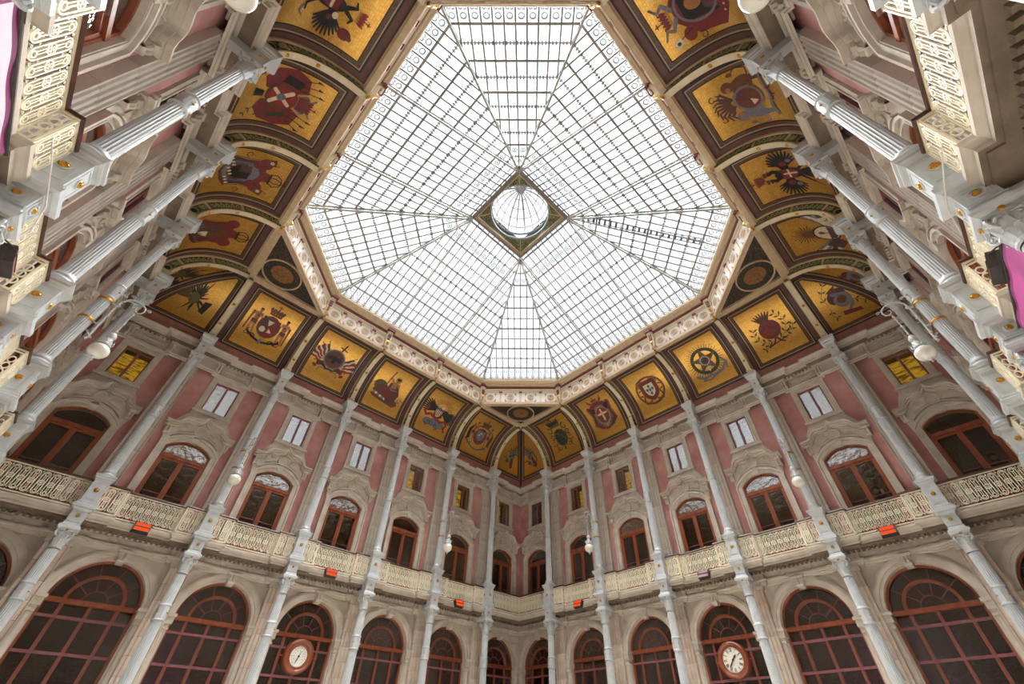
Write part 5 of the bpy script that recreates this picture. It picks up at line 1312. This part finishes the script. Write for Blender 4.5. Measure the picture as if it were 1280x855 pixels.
def e_saxony():
    e = Em(); e.crown(-.02,.45,1.8,'blk','olv')
    for s in (-1,1):
        e.curl(s*.42,.36,.17,pi/2,s*.85,.05,'blk'); e.curl(s*.46,.1,.15,-pi/2,-s*.8,.045,'blk'); e.curve([(s*.3,-.2),(s*.42,-.35),(s*.36,-.5),(s*.5,-.62)],.04,.02,'blk'); e.curl(s*.3,-.48,.12,0,s*.9,.03,'blk'); e.leafy([(s*.4,.2),(s*.5,.0),(s*.46,-.2),(s*.54,-.36)],.11,'olv')
    e.ell(0,-.06,.34,.42,'gld',n=24); e.ell(0,-.06,.31,.39,'grn',n=24)
    for k in range(5): 
        y = -.36+.14*k; w_ = .30*sqrt(max(.05, 1-((y+.06)/.39)**2)); e.p([(-w_,y),(w_,y),(w_,y+.07),(-w_,y+.07)],'blk')
    e.curve([(-.24,.2),(0,.08),(.24,-.22)],.06,.06,'olv'); e.ell(0,-.56,.05,.08,'olv'); return e.done()
def e_savoy():
    e = Em(); e.mantle('ox','gry',.56,.62); e.ell(0,.58,.15,.17,'ox'); e.crown(0,.62,.8,'brn','gld'); e.ell(-.12,.02,.0,.0,'gry') if False else None
    e.ell(0,-.02,.27,.33,'brn'); e.shield(0,-.02,.2,.26,'red'); e.line([(0,.22),(0,-.24)],.08,'crm'); e.line([(-.19,.04),(.19,.04)],.08,'crm'); e.ring(0,-.04,.32,.035,'gld',.4); e.ell(0,-.48,.05,.06,'gld')
    for s in (-1,1): e.p([(s*.2,.34),(s*.46,.44),(s*.4,.2),(s*.28,.12)],'blk'); e.flag(s*.1,.5,90-s*38,.34,['red'],.08)
    e.seam(0,-.55,7,.35); return e.done()
def e_portugal():
    e = Em(); e.ring(0,0,.58,.09,'brn',n=30); e.ring(0,0,.52,.02,'gld',n=30); e.ring(0,0,.58,.06,'brn',.20); 
    e.curve([(.58*cos(t)*cos(.9)-.2*sin(t)*sin(.9), .58*cos(t)*sin(.9)+.2*sin(t)*cos(.9)) for t in [k*pi/9 for k in range(19)]],.06,.06,'brn')
    e.curve([(.58*cos(t)*cos(-.9)-.2*sin(t)*sin(-.9), .58*cos(t)*sin(-.9)+.2*sin(t)*cos(-.9)) for t in [k*pi/9 for k in range(19)]],.06,.06,'brn')
    e.shield(0,0,.37,.44,'gld'); e.shield(0,0,.35,.42,'ox'); e.shield(0,.0,.2,.26,'crm')
    for x, y in ((0,.15),(0,.0),(0,-.14),(-.11,.02),(.11,.02)): e.shield(x,y,.045,.06,'blu')
    for x, y in ((-.27,.33),(0,.34),(.27,.33),(-.28,.02),(.28,.02),(-.2,-.24),(.2,-.24)): e.p([(x-.04,y-.04),(x+.04,y-.04),(x+.04,y+.04),(x-.04,y+.04)],'brn')
    return e.done()
def e_brazil():
    e = Em()
    for k in range(40): a = 2*pi*k/40; e.line([(.5*cos(a),.04+.5*sin(a)),((.6+.05*(k%2))*cos(a),.04+(.6+.05*(k%2))*sin(a))],.02,'olv')
    e.ring(0,.04,.5,.12,'grn',n=30)
    for k in range(26): a = 2*pi*k/26; e.ell(.45*cos(a),.04+.45*sin(a),.075,.035,'grn',math.degrees(a)+60)
    P = [((.5 if k%2 == 0 else .2)*sin(pi*k/5), .04+(.5 if k%2 == 0 else .2)*cos(pi*k/5)) for k in range(10)]; e.p(P,'brn')
    for k in range(5): a = 2*pi*k/5; e.p([(0,.04),(.5*sin(a),.04+.5*cos(a)),(.2*sin(a+pi/5),.04+.2*cos(a+pi/5))],'gld' if False else 'olv')
    e.ell(0,.04,.2,.2,'gry',n=24); e.ell(0,.04,.14,.14,'mau',n=20); e.ring(0,.04,.16,.02,'crm'); e.curve([(-.5,-.4),(-.3,-.55),(0,-.5),(.05,-.62)],.11,.06,'gry'); e.curve([(.1,-.56),(.4,-.5),(.62,-.28)],.10,.08,'gry'); e.curve([(-.36,-.62),(-.1,-.66),(.1,-.6)],.06,.04,'gry'); e.curve([(.5,-.1),(.62,-.3),(.56,-.5)],.07,.05,'gry')
    for a in (60,90,120): e.line([(0,-.38),(.16*cos(radians(a)),-.38+.2*sin(radians(a)))],.02,'crm')
    return e.done()
def e_pomegranate():
    e = Em()
    for k in range(7): a = radians(55+12*k); e.cap(-.04,.18,-.04+.48*cos(a),.18+.44*sin(a),.07,.018,'mau' if k%2 else 'brn')
    e.ell(-.02,-.02,.33,.33,'ox',n=26); e.ell(-.1,-.1,.2,.12,'red'); e.p([(-.2,-.15),(.14,-.17),(.1,-.05),(-.02,-.1),(-.12,-.02)],'brn'); e.ring(-.02,-.02,.33,.025,'mau')
    e.leafy([(.05,-.45),(.25,-.38),(.4,-.22),(.5,-.02),(.48,.16),(.4,.32),(.3,.44)],.19,'grn'); e.leafy([(.3,-.34),(.45,-.36),(.58,-.28),(.66,-.14)],.17,'grn'); e.leafy([(-.05,-.45),(-.25,-.42),(-.42,-.3),(-.52,-.12),(-.52,.06),(-.46,.2)],.18,'grn'); e.leafy([(-.25,-.42),(-.34,-.54),(-.48,-.6)],.15,'grn')
    e.curve([(.02,-.34),(.1,-.5),(.2,-.58)],.07,.04,'mau'); e.curve([(0,-.34),(-.08,-.48),(-.2,-.56)],.06,.04,'mau'); e.line([(-.3,-.56),(.36,-.46)],.03,'blk'); return e.done()
def e_mantle_crown(lin, sh, fl):
    e = Em(); e.mantle('mau' if fl else 'ox', lin, .5, .55)
    for s in (-1,1): e.ell(s*.4,.42,.17,.16,'ox'); e.ell(s*.3,.3,.1,.13,'ox')
    e.p([(-.2,.4),(.2,.4),(.13,.62),(-.13,.62)],'ox'); e.crown_open(0,.64,1.25,'blk')
    e.ell(0,-.08,.28,.3,'brn'); e.shield(0,-.08,.22,.26,sh); e.p([(-.22,.18),(0,.18),(0,-.08),(-.22,-.08)],'mau'); e.p([(0,-.08),(.21,-.08),(.12,-.28),(0,-.34)],'crm' if not fl else 'blk')
    for k in range(9): e.ell(-.4+.1*k,-.36+.05*((k*7)%3),.03,.05,'crm' if fl else 'gry')
    if fl:
        for s in (-1,1): e.line([(s*.3,.35),(s*.5,.72)],.016,'blk'); e.p([(s*.36,.46),(s*.56,.4),(s*.64,.6),(s*.44,.64)],'brn'); e.ell(s*.5,.53,.05,.05,'crm'); e.curl(s*.6,.0,.1,0,s,.02,'blk')
    return e.done()
def e_flags_red():
    e = Em()
    for s in (-1,1):
        e.p([(s*.1,.1),(s*.3,.5),(s*.62,.42),(s*.74,.1),(s*.66,-.3),(s*.4,-.5),(s*.15,-.4)],'ox'); e.p([(s*.3,.3),(s*.5,.34),(s*.56,-.05),(s*.36,-.1)],'blk') if s<0 else e.p([(s*.34,.2),(s*.42,.28),(s*.6,-.1),(s*.5,-.16)],'grn')
        for k in range(3): e.line([(s*(.3+.12*k),.3),(s*(.36+.16*k),.76-.08*k)],.018,'blk'); e.p([(s*(.36+.16*k)-.03,.7-.08*k),(s*(.36+.16*k)+.03,.7-.08*k),(s*(.36+.16*k),.84-.08*k)],'blk')
        e.curve([(s*.1,.32),(s*.22,.5),(s*.12,.6),(s*.24,.7)],.08,.04,'gry'); e.leafy([(s*.4,-.5),(s*.5,-.62),(s*.62,-.7)],.12,'grn'); e.curve([(s*.2,-.3),(s*.4,-.2),(s*.6,-.4)],.05,.03,'mau')
    e.ell(0,0,.3,.36,'brn'); e.shield(0,0,.22,.3,'red'); e.line([(-.16,.2),(.16,-.2)],.1,'crm'); e.line([(.16,.2),(-.16,-.2)],.08,'crm'); e.ell(0,0,.09,.1,'gry'); e.p([(-.16,.36),(.16,.36),(.2,.56),(-.2,.56)],'ox'); e.crown(0,.5,.9,'ox','brn'); e.p([(-.06,-.4),(.08,-.4),(.1,-.62),(-.1,-.62)],'blk'); return e.done()
def e_eagle_wide():
    e = Em(); 
    for s in (-1,1): e.wing(s*.08,.1,s,'blk',1.0,18,120,11,.5); e.ell(s*.22,.2,.07,.06,'crm'); e.ell(s*.3,.1,.06,.05,'ox'); e.curve([(s*.1,-.25),(s*.24,-.42),(s*.36,-.4)],.06,.03,'blk'); e.curve([(s*.3,-.45),(s*.42,-.5),(s*.5,-.42)],.04,.03,'gry'); e.curve([(s*.04,.35),(s*.12,.5),(s*.22,.46)],.09,.03,'blk')
    e.ell(0,.0,.16,.34,'blk'); e.shield(0,.02,.13,.18,'ox'); e.line([(-.1,.04),(.1,.04)],.06,'crm'); e.p([(-.1,-.3),(.1,-.3),(.16,-.6),(0,-.5),(-.16,-.6)],'blk'); e.crown(0,.56,.9,'red','gld'); e.ell(.45,.5,.12,.14,'ox'); e.ell(.48,.62,.05,.05,'brn'); return e.done()
def e_sun_lady():
    e = Em()
    for s in (-1,1): e.flag(s*.1,-.3,90-s*42,.9,['gry','crm','gry'],.22); e.flag(s*.1,-.3,90-s*64,.8,['grn','crm'],.22); e.p([(s*.2,-.2),(s*.56,.1),(s*.66,-.3),(s*.3,-.56)],'crm' if s>0 else 'mau')
    for k in range(24): a = 2*pi*k/24; e.line([(.1*cos(a),.42+.1*sin(a)),((.3+.06*(k%2))*cos(a),.42+(.3+.06*(k%2))*sin(a))],.022,'brn')
    e.ell(0,.42,.13,.13,'brn'); e.ell(0,-.08,.3,.36,'blk',n=24); e.ell(0,-.08,.26,.32,'crm',n=24); e.p([(-.25,-.12),(.25,-.12),(.2,-.28),(0,-.4),(-.2,-.28)],'mau'); e.ell(.0,.06,.06,.08,'ox'); e.line([(0,.0),(0,-.24)],.03,'brn'); e.leafy([(-.3,-.4),(-.42,-.2),(-.46,0)],.12,'grn'); e.leafy([(.3,-.45),(.45,-.3),(.56,-.2)],.12,'grn'); return e.done()
def e_double_eagle():
    e = Em()
    for s in (-1,1): e.wing(s*.14,.06,s,'blk',1.1,10,140,12,.46); e.ell(s*.32,.08,.08,.09,'ox'); e.ell(s*.4,-.08,.06,.07,'gry'); e.curve([(s*.06,.2),(s*.16,.4),(s*.1,.5)],.12,.08,'blk'); e.p([(s*.1,.54),(s*.24,.5),(s*.1,.46)],'blk'); e.curve([(s*.1,-.2),(s*.26,-.4),(s*.32,-.52)],.07,.04,'blk'); e.crown(s*.12,.54,.45,'brn','brn'); e.line([(s*.3,-.44),(s*.42,-.74)],.02,'brn')
    e.ell(0,.02,.18,.36,'blk'); e.shield(0,.0,.16,.21,'ox'); e.line([(0,.15),(0,-.15)],.045,'crm'); e.line([(-.12,.03),(.12,.03)],.045,'crm'); e.p([(-.1,-.3),(.1,-.3),(.2,-.62),(0,-.54),(-.2,-.62)],'blk'); e.ell(0,.72,.1,.1,'brn'); e.crown(0,.68,.9,'ox','brn'); return e.done()
def e_lion_shield():
    e = Em(); e.lion(-.42,.02,-1,'gry',1.1); e.lion(.42,.02,1,'brn',1.15)
    for k in range(9): a = radians(15+150*k/8); e.curve([(.1*cos(a),.34+.1*sin(a)),(.3*cos(a),.42+.3*sin(a)),(.42*cos(a+.3),.42+.36*sin(a+.3))],.07,.03,'mau' if k%2 else 'brn')
    for s in (-1,1): e.curl(s*.22,.5,.12,0,s*.8,.04,'mau'); e.curl(s*.3,.7,.09,0,s*.8,.03,'brn')
    e.ring(0,.0,.32,.06,'gry',.34); e.ell(0,.0,.26,.28,'ox',n=24); e.p([(0,0),(.25,0),(.2,-.17),(0,-.27)],'brn'); e.p([(0,0),(-.25,0),(-.2,.17),(0,.27)],'brn'); e.ell(.13,.12,.08,.08,'mau'); e.p([(-.1,-.2),(-.02,-.03),(-.2,-.06)],'crm')
    e.curve([(-.55,-.5),(-.3,-.44),(0,-.5),(.3,-.44),(.6,-.5),(.66,-.62)],.07,.06,'gry'); e.leafy([(-.2,-.6),(-.1,-.52),(.05,-.6),(.2,-.54)],.12,'ox'); return e.done()
def e_portrait():
    e = Em(); e.p([(-.6,.2),(-.2,.5),(.2,.5),(.6,.2),(.66,-.4),(.3,-.66),(-.3,-.66),(-.66,-.4)],'ox'); e.p([(-.3,.34),(.3,.34),(.34,-.4),(-.34,-.4)],'blk'); e.ell(0,.06,.14,.18,'fle'); e.p([(-.3,-.4),(.3,-.4),(.22,-.1),(-.22,-.1)],'mau'); e.ring(0,0,.4,.05,'gry',.46)
    for s in (-1,1): e.ell(s*.5,.38,.15,.13,'ox'); e.line([(s*.42,.3),(s*.56,.76)],.02,'blk'); e.p([(s*.44,.6),(s*.62,.56),(s*.66,.74),(s*.48,.76)],'crm'); e.ell(s*.55,.67,.04,.04,'blk'); e.curve([(s*.1,.5),(s*.28,.62),(s*.2,.74),(s*.36,.84)],.09,.04,'gry'); e.curl(s*.66,.16,.09,0,s,.02,'blk')
    e.crown(0,.56,1.1,'ox','gld'); e.seam(0,-.5,8,.4,'crm'); return e.done()
def e_trophy(kind, s):
    """corner trophies, painted off-centre beside the rib; s = side of the wall"""
    X = s*8.60; e = Em(37, 1.5, X); rr = random.Random(kind*5+2)
    def P(pts, col): e.p([(X+x, y) for x, y in pts], col)
    if kind == 0:
        for k in range(20): a = rr.uniform(.2, 2.9); L_ = rr.uniform(.3,.62); e.cap(X, .0, X+L_*.7*cos(a), L_*sin(a), .03, .008, 'grn' if k%2 else 'blk')
        for k in range(9): a = rr.uniform(3.4, 6.0); L_ = rr.uniform(.2,.42); e.cap(X, -.02, X+L_*cos(a), L_*sin(a), .03, .008, 'blk')
        P([(-.4,.1),(-.18,.16),(-.16,-.1),(-.38,-.14)],'brn'); P([(.2,.0),(.36,.04),(.3,-.34),(.18,-.3)],'blk'); e.ell(X-.05,-.02,.12,.17,'olv')
        e.leafy([(X-.1*1,-.05),(X-.3,-.0),(X-.42,.04),(X-.54,.0)],.1,'grn')
    elif kind == 1:
        e.leafy([(X-.3,.0),(X-.34,.25),(X-.22,.45),(X-.1,.6)],.13,'grn'); e.leafy([(X+.2,-.1),(X+.36,-.2),(X+.48,-.34)],.12,'grn'); e.leafy([(X-.3,-.1),(X-.34,-.3),(X-.24,-.46)],.12,'grn')
        e.ell(X-.03,.12,.24,.2,'mau',30); e.ell(X+.05,-.02,.2,.2,'gry'); e.ell(X+.03,.0,.11,.11,'brn'); e.curve([(X-.1,.2),(X+.18,.1),(X+.2,-.2),(X+.02,-.36)],.09,.06,'gry'); P([(-.1,-.3),(.28,-.38),(.3,-.48),(-.12,-.42)],'ox'); P([(-.22,.3),(.05,.42),(.0,.22)],'brn')
    else:
        e.leafy([(X,.3),(X+.04,.46),(X+.02,.64),(X+.08,.78)],.1,'grn')
        for k in range(8): a = radians(25*k); e.cap(X, .12, X+.28*cos(a), .12+.34*sin(a), .03, .012, 'olv' if k%2 else 'mau')
        e.ell(X,.04,.15,.2,'gry'); e.cap(X-.12,-.06,X+.14,.12,.02,.02,'blk'); P([(.0,-.1),(.12,-.08),(.2,-.42),(.1,-.5),(.02,-.3)],'mau'); e.leafy([(X-.08,-.1),(X-.22,-.2),(X-.3,-.1)],.12,'grn'); e.ell(X-.14,-.24,.1,.08,'olv')
        if kind == 3: e.cap(X-.1,.5,X+.18,-.4,.02,.03,'ox'); e.curve([(X+.2,.1),(X+.26,-.2),(X+.1,-.46),(X-.1,-.3)],.05,.03,'mau')
    return e.done()
EMB = {0: [None, e_savages, e_mexico, e_lady, e_eagle_us, e_greece],
       1: [None, e_saxony, e_savoy, e_portugal, e_brazil, e_pomegranate],
       2: [None, e_portrait, e_eagle_wide, e_flags_red, lambda: e_mantle_crown('gry','blk',1), lambda: e_mantle_crown('brn','brn',0)],
       3: [None, e_sun_lady, e_double_eagle, e_lion_shield, e_portrait, e_flags_red]}
ELAB = {0: ['two standing men holding a quartered shield', 'green flags round an eagle disc', 'seated woman with a staff', 'dark eagle with a striped shield and red ribbon', 'two men holding a grey shield'],
        1: ['crowned green and black striped oval', 'red mantle with a white cross', 'red shield on a ringed sphere', 'star in a leafy wreath', 'red ball with a leaf crown in laurel'],
        2: ['crowned red drapery', 'spread black eagle', 'red flags round a shield', 'grey mantle with two pennants', 'brown crowned mantle'],
        3: ['sun above an oval and flags', 'two-headed black eagle', 'lions beside an oval shield', 'crowned red drapery', 'red flags round a shield']}
for w in range(4):
    rz = WALLS[w][1]
    for i in range(1, 6):
        o = obj('painted_emblem', EMB[w][i](), CEIL, wp(rz, BC[i], 0), rz); o['label'] = 'painted emblem: '+ELAB[w][i-1]
    for s, i in ((-1,0),(1,6)):
        kind = {(0,-1):0,(0,1):2,(1,-1):3,(1,1):1,(2,1):0,(2,-1):1,(3,-1):1,(3,1):2}[(w,s)]
        obj('painted_emblem', e_trophy(kind, s), CEIL, rz=rz)
